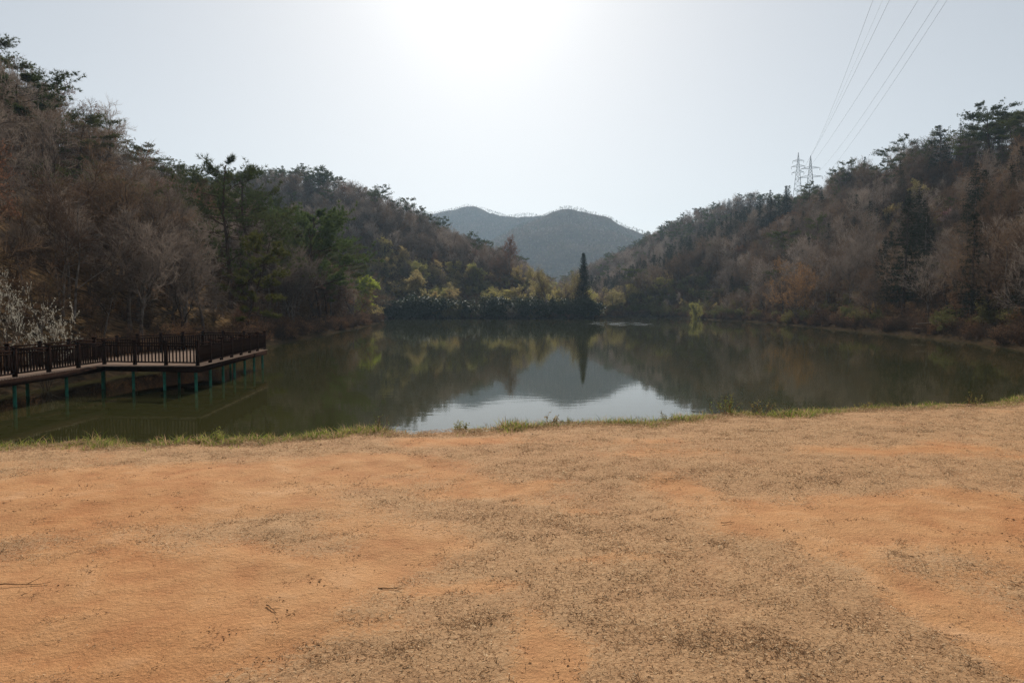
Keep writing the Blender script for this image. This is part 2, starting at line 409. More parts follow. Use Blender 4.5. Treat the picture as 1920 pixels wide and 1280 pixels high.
def soil():
    m = bpy.data.materials.new('soil'); m.use_nodes = True
    nt = m.node_tree; N = nt.nodes; Lk = nt.links; p = N['Principled BSDF']
    p.inputs['Roughness'].default_value = 0.95; p.inputs['Specular IOR Level'].default_value = 0.05
    geo = N.new('ShaderNodeNewGeometry'); at_ = N.new('ShaderNodeAttribute'); at_.attribute_name = 'grassy'
    def noise(s, d=5, ro=0.6):
        n = N.new('ShaderNodeTexNoise'); n.inputs['Scale'].default_value = s; n.inputs['Detail'].default_value = d; n.inputs['Roughness'].default_value = ro
        Lk.new(geo.outputs['Position'], n.inputs['Vector']); return n
    def ramp(src, stops):
        r = N.new('ShaderNodeValToRGB'); e = r.color_ramp.elements
        while len(e) < len(stops): e.new(0.5)
        for k, (pos, c) in enumerate(stops): e[k].position = pos; e[k].color = (*c, 1)
        Lk.new(src, r.inputs[0]); return r.outputs[0]
    def mix(f, a, b, bt='MIX'):
        x = N.new('ShaderNodeMix'); x.data_type = 'RGBA'; x.blend_type = bt
        if isinstance(f, float): x.inputs['Factor'].default_value = f
        else: Lk.new(f, x.inputs['Factor'])
        Lk.new(a, x.inputs['A']); Lk.new(b, x.inputs['B']); return x.outputs['Result']
    big = noise(0.35, 4); mid = noise(3.0, 6); fine = noise(38, 8, 0.7); grit = noise(140, 4, 0.7)
    s1 = ramp(big.outputs['Fac'], [(0.35, (0.43, 0.195, 0.082)), (0.62, (0.48, 0.27, 0.135))])
    s2 = ramp(mid.outputs['Fac'], [(0.3, (0.33, 0.13, 0.05)), (0.55, (0.46, 0.24, 0.105)), (0.75, (0.53, 0.325, 0.18))])
    s = mix(0.55, s1, s2)
    g1 = ramp(fine.outputs['Fac'], [(0.32, (0.22, 0.14, 0.08)), (0.5, (0.36, 0.235, 0.13)), (0.68, (0.49, 0.34, 0.20))])
    # grass cover breaks up along the fine grain
    add = N.new('ShaderNodeMath'); add.operation = 'MULTIPLY_ADD'; add.inputs[1].default_value = 1.5; add.inputs[2].default_value = -0.75
    Lk.new(fine.outputs['Fac'], add.inputs[0])
    ad2 = N.new('ShaderNodeMath'); ad2.operation = 'ADD'; Lk.new(add.outputs[0], ad2.inputs[0]); Lk.new(at_.outputs['Fac'], ad2.inputs[1])
    mr = N.new('ShaderNodeMapRange'); mr.interpolation_type = 'SMOOTHSTEP'; mr.inputs['From Min'].default_value = 0.32; mr.inputs['From Max'].default_value = 0.72; mr.inputs['To Max'].default_value = 0.6
    Lk.new(ad2.outputs[0], mr.inputs['Value'])
    c = mix(mr.outputs[0], s, g1)
    gr = ramp(grit.outputs['Fac'], [(0.3, (0.72, 0.7, 0.68)), (0.7, (1.22, 1.2, 1.18))])
    c = mix(1.0, c, gr, 'MULTIPLY')
    Lk.new(c, p.inputs['Base Color'])
    b1 = N.new('ShaderNodeBump'); b1.inputs['Distance'].default_value = 0.02; b1.inputs['Strength'].default_value = 0.7; Lk.new(fine.outputs['Fac'], b1.inputs['Height'])
    b2 = N.new('ShaderNodeBump'); b2.inputs['Distance'].default_value = 0.05; b2.inputs['Strength'].default_value = 0.6; Lk.new(mid.outputs['Fac'], b2.inputs['Height']); Lk.new(b1.outputs[0], b2.inputs['Normal'])
    Lk.new(b2.outputs[0], p.inputs['Normal'])
    return m
M['soil'] = soil()
g_me.materials.clear(); g_me.materials.append(M['soil'])
tag(link('ground', g_me), 'open orange soil with worn dry grass above the lake', None, None, 'structure')

# ------------------------------------------------------------------ water
def water_mat():
    m = bpy.data.materials.new('lake_water'); m.use_nodes = True
    nt = m.node_tree; N = nt.nodes; Lk = nt.links; p = N['Principled BSDF']
    p.inputs['Base Color'].default_value = (0.032, 0.031, 0.010, 1)
    p.inputs['Roughness'].default_value = 0.035; p.inputs['IOR'].default_value = 1.36
    geo = N.new('ShaderNodeNewGeometry')
    mp = N.new('ShaderNodeMapping'); mp.inputs['Scale'].default_value = (0.55, 1.0, 1.0); Lk.new(geo.outputs['Position'], mp.inputs['Vector'])
    n1 = N.new('ShaderNodeTexNoise'); n1.inputs['Scale'].default_value = 1.6; n1.inputs['Detail'].default_value = 3; Lk.new(mp.outputs[0], n1.inputs['Vector'])
    n2 = N.new('ShaderNodeTexNoise'); n2.inputs['Scale'].default_value = 5.5; n2.inputs['Detail'].default_value = 3; Lk.new(mp.outputs[0], n2.inputs['Vector'])
    b1 = N.new('ShaderNodeBump'); b1.inputs['Distance'].default_value = 0.0035; b1.inputs['Strength'].default_value = 0.6; Lk.new(n1.outputs['Fac'], b1.inputs['Height'])
    # a cat's-paw of wind ruffling the water off the far bank
    sp = N.new('ShaderNodeVectorMath'); sp.operation = 'SUBTRACT'; sp.inputs[1].default_value = (24, 150, 0); Lk.new(geo.outputs['Position'], sp.inputs[0])
    sd = N.new('ShaderNodeVectorMath'); sd.operation = 'MULTIPLY'; sd.inputs[1].default_value = (1 / 11, 1 / 24, 0); Lk.new(sp.outputs[0], sd.inputs[0])
    ln = N.new('ShaderNodeVectorMath'); ln.operation = 'LENGTH'; Lk.new(sd.outputs[0], ln.inputs[0])
    mr = N.new('ShaderNodeMapRange'); mr.interpolation_type = 'SMOOTHSTEP'; mr.inputs['From Min'].default_value = 1.1; mr.inputs['From Max'].default_value = 0.2; mr.inputs['To Min'].default_value = 0.0; mr.inputs['To Max'].default_value = 1.0
    Lk.new(ln.outputs['Value'], mr.inputs['Value'])
    mp2 = N.new('ShaderNodeMapping'); mp2.inputs['Scale'].default_value = (0.22, 0.10, 1.0); Lk.new(geo.outputs['Position'], mp2.inputs['Vector'])
    n3 = N.new('ShaderNodeTexNoise'); n3.inputs['Scale'].default_value = 2.0; n3.inputs['Detail'].default_value = 4; Lk.new(mp2.outputs[0], n3.inputs['Vector'])
    m3 = N.new('ShaderNodeMapRange'); m3.inputs['From Min'].default_value = 0.42; m3.inputs['From Max'].default_value = 0.72; Lk.new(n3.outputs['Fac'], m3.inputs['Value'])
    mm = N.new('ShaderNodeMath'); mm.operation = 'MULTIPLY'; Lk.new(mr.outputs[0], mm.inputs[0]); Lk.new(m3.outputs[0], mm.inputs[1])
    b2 = N.new('ShaderNodeBump'); b2.inputs['Distance'].default_value = 0.10; Lk.new(mm.outputs[0], b2.inputs['Strength']); Lk.new(n2.outputs['Fac'], b2.inputs['Height']); Lk.new(b1.outputs[0], b2.inputs['Normal'])
    Lk.new(b2.outputs[0], p.inputs['Normal'])
    return m
mb = MB(); mb.quads([[(-60, 2, 0), (90, 2, 0), (90, 260, 0), (-60, 260, 0)]])
tag(link('water', mb.mesh('water', water_mat())), 'still olive green lake mirroring the hills', None, None, 'structure')

# ------------------------------------------------------------------ tree shapes
def perp(d, rng):
    r = rng.normal(size=3); r -= d * r.dot(d); return r / np.linalg.norm(r)
def limb(rng, p, d, L, r, n, wob, up, tip=0.3):
    pts = [p]
    for i in range(n):
        d = d + rng.normal(0, wob, 3); d[2] += up; d = d / np.linalg.norm(d)
        p = p + d * L / n; pts.append(p)
    return np.array(pts), np.linspace(r, r * tip, n + 1)
def along(pts, t):
    f = t * (len(pts) - 1); i = min(int(f), len(pts) - 2); u = f - i
    return pts[i] * (1 - u) + pts[i + 1] * u, nrm(pts[i + 1] - pts[i])

def spray(rng, C, D, k, L, W, spread):
    """k thin pointed blades at every centre, fanning round D"""
    C = np.repeat(C, k, 0); D = np.repeat(D, k, 0); n = len(C)
    d = nrm(D + spread * rng.normal(size=(n, 3)))
    s = nrm(np.cross(d, rng.normal(size=(n, 3)))) * (W * 0.5 * rng.uniform(0.7, 1.3, (n, 1)))
    return np.stack([C - s, C + s, C + d * L * rng.uniform(0.6, 1.25, (n, 1))], 1)
def leaves(rng, C, size, flat=0.0):
    n = len(C); a = rng.normal(size=(n, 3)); a[:, 2] *= (1 - flat); a = nrm(a)
    b = nrm(np.cross(a, rng.normal(size=(n, 3)))); s = size * rng.uniform(0.6, 1.3, (n, 1))
    return np.stack([C - a * s, C + b * s * 0.5, C + a * s, C - b * s * 0.5], 1)

def bare(seed, h=11, wide=1.0, stems=1, n1=11, n2=8, n3=5, n4=9, tw=0.021, low=0.3, up=0.05, lean=(0, 0), bud=None, bsize=0.06, bn=2, wob=0.16):
    rng = np.random.default_rng(seed)
    T, C = MB(), MB(); tips, tdir = [], []; tw_t = []
    for s in range(stems):
        d0 = np.array([lean[0], lean[1], 1.0]) + (rng.normal(0, 0.32, 3) * [1, 1, 0] if stems > 1 else rng.normal(0, 0.06, 3))
        hh = h * (rng.uniform(0.75, 1.0) if stems > 1 else 1.0)
        r0 = hh * (0.014 if stems == 1 else 0.009)
        P, RR = limb(rng, np.array([rng.normal(0, .15), rng.normal(0, .15), -0.4]) if stems > 1 else np.array([0, 0, -0.4]), nrm(d0), hh * rng.uniform(0.62, 0.78), r0, 9, wob * 0.55, 0.04, 0.25)
        RR[0] *= 1.35
        T.tube(P, RR, 7)
        m1 = n1 if stems == 1 else max(4, n1 * 2 // (stems + 1))
        for i in range(m1):
            t = low + (1 - low) * (i + rng.uniform(0.1, 0.9)) / m1
            p, d = along(P, min(t, 0.995)); r = np.interp(t, np.linspace(0, 1, 10), RR) * 0.62
            ang = R(rng.uniform(38, 68) * (1.1 - 0.5 * t))
            dd = d * math.cos(ang) + perp(d, rng) * math.sin(ang) * wide
            L1 = hh * rng.uniform(0.30, 0.42) * (1.12 - 0.45 * t) * (0.75 + 0.25 * wide)
            P1, R1 = limb(rng, p, nrm(dd), L1, r, 6, wob, up)
            T.tube(P1, R1, 5)
            for j in range(n2):
                t2 = 0.2 + 0.8 * (j + rng.uniform(0, 1)) / n2
                p2, d2 = along(P1, min(t2, 0.99)); a2 = R(rng.uniform(25, 65))
                P2, R2 = limb(rng, p2, d2 * math.cos(a2) + perp(d2, rng) * math.sin(a2), L1 * rng.uniform(0.32, 0.55) * (1.15 - 0.4 * t2), max(np.interp(t2, np.linspace(0, 1, 7), R1) * 0.6, tw * 0.8), 4, wob, up, 0.35)
                C.tube(P2, R2, 3)
                for k in range(n3):
                    t3 = 0.15 + 0.85 * (k + rng.uniform(0, 1)) / n3
                    p3, d3 = along(P2, min(t3, 0.99)); a3 = R(rng.uniform(20, 60)); L3 = L1 * rng.uniform(0.16, 0.3)
                    d3 = d3 * math.cos(a3) + perp(d3, rng) * math.sin(a3); d3[2] += 0.12
                    P3, R3 = limb(rng, p3, nrm(d3), L3, tw * 0.7, 2, wob, up)
                    tw_t.append((P3, L3))
    if tw_t:
        P3 = np.array([p for p, _ in tw_t]); L3 = np.array([l for _, l in tw_t])
        for a, b, w0, w1 in ((0, 1, 1.0, 0.75), (1, 2, 0.75, 0.3)):
            A, B = P3[:, a], P3[:, b]; sd = nrm(np.cross(B - A, rng.normal(size=A.shape))) * tw * 0.6
            C.quads(np.stack([A - sd * w0, A + sd * w0, B + sd * w1, B - sd * w1], 1))
        n = len(P3); k = n4; rep = np.repeat(np.arange(n), k); u = rng.uniform(0.1, 1.0, (n * k, 1))
        f = u * 2; lo_ = f < 1
        Cn = np.where(lo_, P3[rep, 0] + (P3[rep, 1] - P3[rep, 0]) * f, P3[rep, 1] + (P3[rep, 2] - P3[rep, 1]) * (f - 1))
        d = nrm(nrm(P3[rep, 2] - P3[rep, 0]) + rng.normal(0, 0.55, (n * k, 3)) + np.array([0, 0, 0.15]))
        Lw = L3[rep][:, None] * rng.uniform(0.35, 0.8, (n * k, 1))
        s = nrm(np.cross(d, rng.normal(size=d.shape))) * tw * 0.42
        E = Cn + d * Lw
        C.tris(np.stack([Cn - s, Cn + s, E], 1))
        if bud:
            m = len(E) * bn; pick = rng.integers(0, len(E), m); uu = rng.uniform(0.25, 1.0, (m, 1))
            LV = MB(); LV.quads(leaves(rng, Cn[pick] + (E[pick] - Cn[pick]) * uu + rng.normal(0, bsize * 0.6, (m, 3)), bsize))
            return T, C, LV
    return T, C, None

def pine(seed, h=13, low=0.4, wide=1.0, n1=16, n2=8, flat=0.5, k=15, L=0.36, W=0.05, lean=(0, 0), tufts=9, shape='flat', jit=.2):
    rng = np.random.default_rng(seed); T, C = MB(), MB()
    P, RR = limb(rng, np.array([0, 0, -0.4]), nrm(np.array([lean[0], lean[1], 1.0])), h * 1.0, h * 0.016, 12, 0.075, 0.05, 0.22)
    T.tube(P, RR, 7); CC, DD = [], []
    for i in range(n1):
        t = low + (1 - low) * (i + rng.uniform(0.1, 0.9)) / n1
        p, d = along(P, min(t, 0.99)); az = i * 2.4 + rng.uniform(-.5, .5)
        el = R(rng.uniform(-8, 22) + 35 * max(0, t - 0.75) * 2)
        dd = np.array([math.cos(az) * math.cos(el), math.sin(az) * math.cos(el), math.sin(el)])
        prof = math.sin(math.pi * min(1, 0.22 + 0.78 * (1 - t) / (1 - low))) ** 0.6 if flat < 1 else 1
        tt = (t - low) / (1 - low)
        if shape == 'round': prof = (1 - tt) ** 0.55 * min(1, 0.55 + 2.2 * tt) + 0.1
        L1 = h * wide * rng.uniform(0.2, 0.36) * (0.4 + 0.6 * prof) * (1.0 if t < 0.93 else 0.45)
        P1, R1 = limb(rng, p, dd, L1, np.interp(t, np.linspace(0, 1, 13), RR) * 0.45, 5, 0.14, 0.02)
        T.tube(P1, R1, 4)
        for j in range(n2):
            t2 = 0.35 + 0.65 * (j + rng.uniform(0, 1)) / n2
            p2, d2 = along(P1, min(t2, 0.99)); a2 = R(rng.uniform(20, 60))
            q = d2 * math.cos(a2) + perp(d2, rng) * math.sin(a2); q[2] = abs(q[2]) * (1 - flat) + 0.08
            P2, R2 = limb(rng, p2, nrm(q), L1 * rng.uniform(0.3, 0.62), 0.025, 3, 0.15, 0.05)
            C.tube(P2, R2, 3, 1)
            for u in np.linspace(0.35, 1, tufts):
                c, dv = along(P2, min(u, 0.99)); CC.append(c + rng.normal(0, [jit, jit, jit * (1 - flat * 0.7)])); DD.append(nrm(dv + np.array([0, 0, 0.7])))
    CC, DD = np.array(CC), np.array(DD)
    C.tris(spray(rng, CC, DD, k, L, W, 0.65), 0)
    return T, C, None

def cone_tree(seed, h=15, rad=0.2, low=0.1, step=0.45, nb=7, droop=-0.12, k=9, L=0.32, W=0.05, shape=0.85, ragged=0.25, sparse=1.0):
    rng = np.random.default_rng(seed); T, C = MB(), MB()
    P, RR = limb(rng, np.array([0, 0, -0.4]), np.array([0, 0, 1.0]), h, h * 0.015, 10, 0.012, 0.02, 0.12)
    T.tube(P, RR, 7); CC, DD = [], []; z = low * h
    while z < h * 0.985:
        t = z / h; Rm = rad * h * max(0.03, (1 - (t - low) / (1 - low))) ** shape * min(1, 0.55 + (t - low) * 5)
        for b in range(nb):
            az = rng.uniform(0, 6.283); Lb = Rm * rng.uniform(1 - ragged * 1.6, 1 + ragged * 0.7)
            if Lb < 0.1: continue
            p, d = along(P, min(t, 0.995)); dd = np.array([math.cos(az), math.sin(az), droop + 0.5 * max(0, t - 0.5)])
            n = max(2, int(Lb / 0.28 * sparse)); u = np.linspace(0.25, 1, n)[:, None]
            pts = p + nrm(dd) * Lb * u + np.array([0, 0, 0.10]) * Lb * (u ** 2)
            if b % 2 == 0: C.tube(np.array([p, pts[-1]]), [0.03, 0.01], 3, 1)
            CC.append(pts + rng.normal(0, 0.10, pts.shape)); DD.append(np.tile(nrm(dd + np.array([0, 0, 0.15])), (n, 1)))
        z += step * rng.uniform(0.7, 1.3)
    C.tris(spray(rng, np.concatenate(CC), np.concatenate(DD), k, L, W, 0.75), 0)
    return T, C, None

def shrub(seed, h=3, wide=1.0, stems=9, leaf=None, lsize=0.09, ln=9, tw=0.014, blossom=0, n3=5, fill=1.0):
    """many-stemmed bush: stems, leaves and optional blossom"""
    rng = np.random.default_rng(seed); T, C = MB(), MB(); E = []
    for s in range(stems):
        az = rng.uniform(0, 6.283); sp = rng.uniform(0.1, 0.75) * wide
        P, RR = limb(rng, np.array([math.cos(az) * .15, math.sin(az) * .15, -0.2]), nrm(np.array([math.cos(az) * sp, math.sin(az) * sp, 1])), h * rng.uniform(0.65, 1.0), h * 0.008 + 0.006, 6, 0.14, 0.03)
        T.tube(P, RR, 4)
        for j in range(7):
            t2 = 0.12 + 0.88 * (j + rng.uniform(0, 1)) / 7; p2, d2 = along(P, min(t2, .99)); a = R(rng.uniform(30, 75))
            P2, R2 = limb(rng, p2, d2 * math.cos(a) + perp(d2, rng) * math.sin(a), h * rng.uniform(0.2, 0.42), tw, 3, 0.2, 0.05)
            C.tube(P2, R2, 3, 0)
            for kx in range(n3):
                p3, d3 = along(P2, rng.uniform(0.15, 0.99)); d3 = nrm(d3 + rng.normal(0, .6, 3) + [0, 0, .15]); L3 = h * rng.uniform(0.08, 0.2)
                s_ = perp(d3, rng) * tw * 0.5; C.tris([[p3 - s_, p3 + s_, p3 + d3 * L3]], 0); E.append((p3, p3 + d3 * L3))
    A = np.array([a for a, _ in E]); B = np.array([b for _, b in E]); LV = None; BL = None
    if leaf:
        m = len(A) * ln; i = rng.integers(0, len(A), m); u = rng.uniform(0, 1.1, (m, 1))
        LV = MB(); LV.quads(leaves(rng, A[i] + (B[i] - A[i]) * u + rng.normal(0, lsize * fill, (m, 3)), lsize))
    if blossom:
        zt = np.argsort(-B[:, 2] - 0.5 * np.hypot(B[:, 0], B[:, 1]))[:int(len(B) * 0.7)]
        m = len(A) * blossom; i = zt[rng.integers(0, len(zt), m)]; u = rng.uniform(0.2, 1.1, (m, 1))
        BL = MB(); BL.quads(leaves(rng, A[i] + (B[i] - A[i]) * u + rng.normal(0, 0.022, (m, 3)), 0.05))
    return T, C, LV, BL

class Kind:
    """a shape of tree: its parts as shared meshes, and one joined mesh for far woods"""
    def __init__(self, name, parts, names, mats, h):
        self.name, self.h = name, h; self.parts = []; self.joined = MB(); self.jm = []
        for mbx, nm, mm in zip(parts, names, mats):
            if mbx is None or mbx.n == 0: continue
            mm = mm if isinstance(mm, (list, tuple)) else [mm]
            self.parts.append((nm, mbx.mesh(name + '_' + nm, mm)))
            base = len(self.jm); self.jm += list(mm)
            b = self.joined.n; self.joined.v += mbx.v
            self.joined.t += [t + b for t in mbx.t]; self.joined.tm += [x + base for x in mbx.tm]
            self.joined.q += [q + b for q in mbx.q]; self.joined.qm += [x + base for x in mbx.qm]
            self.joined.n += mbx.n
    def proto(self):
        if not hasattr(self, '_p'): self._p = bpy.data.objects.new('wood_' + self.name, self.joined.mesh('wood_' + self.name, self.jm))
        return self._p
    def place(self, name, loc, h=None, rz=None, label=None, cat='tree', group=None, w=1.0):
        s = (h / self.h) if h else 1.0
        e = empty(name, tuple(loc), RNG.uniform(0, 6.283) if rz is None else rz, (s * w, s * w, s))
        for nm, me in self.parts: link(nm, me, e)
        return tag(e, label, cat, group)

TN = ('trunk', 'crown', 'buds')
K = {}
def addk(key, parts, names, mats, h): K[key] = Kind(key, parts, names, mats, h)
for i in range(6):
    addk(f'bare{i}', bare(100 + i, 11, wide=[1.0, 1.25, 0.8, 1.1, 0.9, 1.3][i], low=[.3, .25, .4, .2, .35, .3][i], lean=(RNG.normal(0, .08), RNG.normal(0, .08))), TN, (M['bark'], M['twig']), 11)
for i in range(3):
    addk(f'brown{i}', bare(130 + i, 9, wide=1.2, stems=1 + i, low=.2, n4=8), TN, (M['bark'], M['twig_brown']), 9)
for i in range(2):
    addk(f'rust{i}', bare(140 + i, 9, wide=1.1, low=.25, bud=True, bsize=0.07, bn=1), TN, (M['bark'], M['twig_red'], M['bud_rust']), 9)
    addk(f'gold{i}', bare(150 + i, 8.5, wide=1.25, stems=1 + 2 * i, low=.15, bud=True, bsize=0.08, bn=3), TN, (M['bark'], M['twig_brown'], M['bud_gold']), 8.5)
    addk(f'willow{i}', bare(160 + i, 8.5, wide=1.3, stems=1 + 2 * i, low=.12, up=-0.02, bud=True, bsize=0.08, bn=3), TN, (M['bark'], M['twig_brown'], M['willow']), 8.5)
addk('willow_bright', bare(170, 7.5, wide=1.35, stems=2, low=.1, up=-0.03, bud=True, bsize=0.09, bn=4), TN, (M['bark'], M['twig_brown'], M['willow_bright']), 7.5)
addk('poplar', bare(175, 17, wide=0.55, n1=16, low=.2, up=0.12, n3=4, bud=True, bsize=0.06, bn=1), TN, (M['bark'], M['twig_brown'], M['willow']), 17)
addk('orange', bare(178, 14, wide=1.2, stems=5, n1=11, low=.22, n4=8, bud=True, bsize=0.06, bn=1), TN, (M['bark'], M['twig_brown'], M['bud_orange']), 14)
addk('pink', bare(179, 8, wide=1.3, low=.2, bud=True, bsize=0.08, bn=2), TN, (M['bark'], M['twig_red'], M['blossom_pink']), 8)
PB = [M['pine'], M['pine_bark']]
for i in range(4):
    addk(f'pine{i}', pine(200 + i, 12, low=[.45, .35, .6, .55][i], wide=[1, .9, 1.25, 1.1][i], flat=[.55, .45, .85, .8][i], lean=(RNG.normal(0, .12), RNG.normal(0, .12))), ('trunk', 'crown'), (M['pine_bark'], PB), 12)
addk('pine_big', pine(220, 18, low=.30, wide=1.35, n1=38, n2=10, flat=.35, tufts=6, k=24, L=.5, W=.075, jit=.1, shape='round'), ('trunk', 'crown'), (M['pine_bark'], [M['pine_green'], M['pine_bark']]), 18)
addk('pine_open', pine(221, 16, low=.25, wide=1.15, n1=24, n2=8, flat=.3, tufts=4, k=15, L=.46, W=.055, jit=.14, shape='round'), ('trunk', 'crown'), (M['pine_bark'], PB), 16)
addk('pine_olive', pine(222, 11, low=.15, wide=1.0, n1=18, n2=8, flat=.8, tufts=7, k=16, L=.4, W=.06, jit=.14), ('trunk', 'crown'), (M['pine_bark'], [M['pine_olive'], M['pine_bark']]), 11)
FB = [M['fir'], M['bark']]
for i in range(3):
    addk(f'fir{i}', cone_tree(240 + i, 14, rad=[.2, .16, .25][i], low=[.12, .08, .2][i], nb=8), ('trunk', 'crown'), (M['bark'], FB), 14)
addk('cypress', cone_tree(250, 20, rad=.15, low=.04, step=.4, nb=15, droop=.15, k=9, L=.45, W=.07, shape=.7, ragged=.25), ('trunk', 'crown'), (M['bark'], FB), 20)
addk('fir_big', cone_tree(251, 18, rad=.22, low=.16, step=.5, nb=9, k=10, L=.4, W=.05, ragged=.4), ('trunk', 'crown'), (M['bark'], FB), 18)
SN = ('stems', 'twigs', 'foliage', 'blossoms')
for i in range(3):
    addk(f'ever{i}', shrub(300 + i, 5, wide=1.1, stems=11, leaf=True, lsize=.2, ln=16, fill=1.3), SN, (M['bark'], M['twig'], M['evergreen'], None), 5)
    addk(f'green{i}', shrub(310 + i, 3, wide=1.2, stems=9, leaf=True, lsize=.1, ln=10, fill=1.2), SN, (M['bark'], M['twig_brown'], M['shrub_green'], None), 3)
    addk(f'brush{i}', shrub(320 + i, 2, wide=1.3, stems=10, tw=0.012, n3=9), SN, (M['brush'], M['brush'], None, None), 2)
addk('brush3', shrub(324, 1.6, wide=1.5, stems=10, tw=0.012, leaf=True, lsize=.05, ln=3), SN, (M['brush'], M['brush'], M['dead_leaf'], None), 1.6)
addk('white0', shrub(330, 5, wide=1.1, stems=10, leaf=True, lsize=.18, ln=10, blossom=7, fill=1.3), SN, (M['bark'], M['twig'], M['evergreen'], M['blossom_white']), 5)
addk('white1', shrub(331, 4.5, wide=1.2, stems=9, blossom=9, n3=6), SN, (M['bark'], M['twig'], None, M['blossom_white']), 4.5)
# coarser shapes for the woods on the far mountain
for i in range(3):
    addk(f'farbare{i}', bare(400 + i, 10, wide=1.1, n1=10, n2=6, n3=4, n4=5, tw=0.075, low=.12), TN, (M['bark'], M['twig']), 10)
addk('farpine', pine(410, 10, low=.3, wide=1.2, n1=9, n2=4, k=9, L=.8, W=.2, tufts=3), ('trunk', 'crown'), (M['pine_bark'], PB), 10)

# ------------------------------------------------------------------ scatter for what nobody could count
def scatter(name, pts, rz, scl, idx, kinds, label):
    pts = np.asarray(pts, float)
    me = bpy.data.meshes.new(name); me.vertices.add(len(pts)); me.vertices.foreach_set('co', pts.astype(np.float32).ravel())
    rot = np.zeros((len(pts), 3), np.float32); rot[:, 2] = rz
    if np.ndim(scl) == 1: scl = np.stack([scl] * 3, -1)
    for nm, ty, key, arr in (('rot', 'FLOAT_VECTOR', 'vector', rot), ('scl', 'FLOAT_VECTOR', 'vector', scl), ('pick', 'INT', 'value', idx)):
        a = me.attributes.new(nm, ty, 'POINT'); a.data.foreach_set(key, np.ascontiguousarray(arr, np.int32 if ty == 'INT' else np.float32).ravel())
    o = link(name, me)
    c = bpy.data.collections.new(name + '_shapes')
    for i, k in enumerate(kinds):
        ob = k.proto() if isinstance(k, Kind) else k
        q = bpy.data.objects.new('a%02d_' % i + ob.name, ob.data); c.objects.link(q)
    ng = bpy.data.node_groups.new(name, 'GeometryNodeTree')
    ng.interface.new_socket('Geometry', in_out='INPUT', socket_type='NodeSocketGeometry'); ng.interface.new_socket('Geometry', in_out='OUTPUT', socket_type='NodeSocketGeometry')
    N = ng.nodes; gi = N.new('NodeGroupInput'); go = N.new('NodeGroupOutput')
    ci = N.new('GeometryNodeCollectionInfo'); ci.inputs['Collection'].default_value = c; ci.inputs['Separate Children'].default_value = True; ci.inputs['Reset Children'].default_value = True
    ip = N.new('GeometryNodeInstanceOnPoints'); ip.inputs['Pick Instance'].default_value = True
    def attr(nm, ty): 
        a = N.new('GeometryNodeInputNamedAttribute'); a.data_type = ty; a.inputs['Name'].default_value = nm
        return [s for s in a.outputs if s.enabled and s.name == 'Attribute'][0]
    Lk = ng.links
    Lk.new(gi.outputs[0], ip.inputs['Points']); Lk.new(ci.outputs[0], ip.inputs['Instance'])
    Lk.new(attr('pick', 'INT'), ip.inputs['Instance Index'])
    e2r = N.new('FunctionNodeEulerToRotation'); Lk.new(attr('rot', 'FLOAT_VECTOR'), e2r.inputs[0]); Lk.new(e2r.outputs[0], ip.inputs['Rotation'])
    Lk.new(attr('scl', 'FLOAT_VECTOR'), ip.inputs['Scale']); Lk.new(ip.outputs[0], go.inputs[0])
    md = o.modifiers.new('scatter', 'NODES'); md.node_group = ng
    return tag(o, label, None, None, 'stuff')

# ------------------------------------------------------------------ woods
def seen(x, y, z):
    """can the crown be seen from about where the photograph was taken, going by the ground alone"""
    ok = np.ones(len(x), bool)
    for u in np.linspace(0.25, 0.97, 26):
        gz = ground_z(x * u, y * u)
        ok &= (CAMZ + (z - CAMZ) * u) > gz - 3.0
    px, py = proj(np.stack([x, y, z], -1))
    return ok & (px > -1100) & (px < 3000)

def jitter(x0, x1, y0, y1, s, seed):
    rng = np.random.default_rng(seed)
    X, Y = np.meshgrid(np.arange(x0, x1, s), np.arange(y0, y1, s))
    X = (X + rng.uniform(-.48, .48, X.shape) * s).ravel(); Y = (Y + rng.uniform(-.48, .48, Y.shape) * s).ravel()
    return X, Y

HERO = []                                    # places kept free for the trees set one by one
def hero(kind, name, px, Y, top, label, cat='tree', base=None, w=1.0, rz=None, group=None):
    """a tree set one by one: seen at column px, Y metres ahead, its tip at row top"""
    p = at(px, 600, Y); z = float(ground_z(p[0], Y)) if base is None else base
    h = at(px, top, Y)[2] - z
    HERO.append((p[0], Y, px)); return K[kind].place(name, (p[0], Y, max(z, 0.05)), h, rz, label, cat, group, w)

hero('pine_big', 'pine_tree', 600, 100, 374, 'tall round-topped green pine standing above the bank behind the end of the deck')
hero('pine_open', 'pine_tree', 432, 76, 296, 'tallest ragged pine with thin shoots at its tip, left of the round-topped pine')
hero('pine_open', 'pine_tree', 483, 82, 318, 'ragged olive pine between the tallest ragged pine and the round-topped pine', rz=2.0)
hero('pine_olive', 'pine_tree', 462, 66, 440, 'low yellowish pine with flat tiers reaching out over the bank past the deck', w=1.0)
hero('bare4', 'bare_tree', 265, 45, 375, 'tall bare tree with a straight thick trunk right behind the deck', rz=.4)
hero('bare1', 'bare_tree', 345, 52, 440, 'bare crooked tree behind the corner of the deck railing', w=1.2)
hero('white1', 'blossom_tree', 14, 33, 512, 'white blossoming small tree behind the boardwalk edge of the picture', w=.48)
hero('white1', 'blossom_shrub', 82, 31, 590, 'low white blossoming branch spray just behind the boardwalk railing', 'shrub', w=.6)
hero('rust0', 'leaning_tree', 672, 122, 478, 'reddish bare tree leaning over the water beside the yellow-green willow', rz=1.0)
hero('willow_bright', 'willow_tree', 690, 165, 497, 'bright yellow-green willow on the left headland')
hero('gold0', 'round_shrub', 700, 160, 556, 'rounded golden shrub hanging over the water under the yellow-green willow', 'shrub', w=1.3)
hero('rust1', 'red_tree', 308, 105, 318, 'rusty red budding tree on the slope below the flat-topped skyline pine', w=1.3)
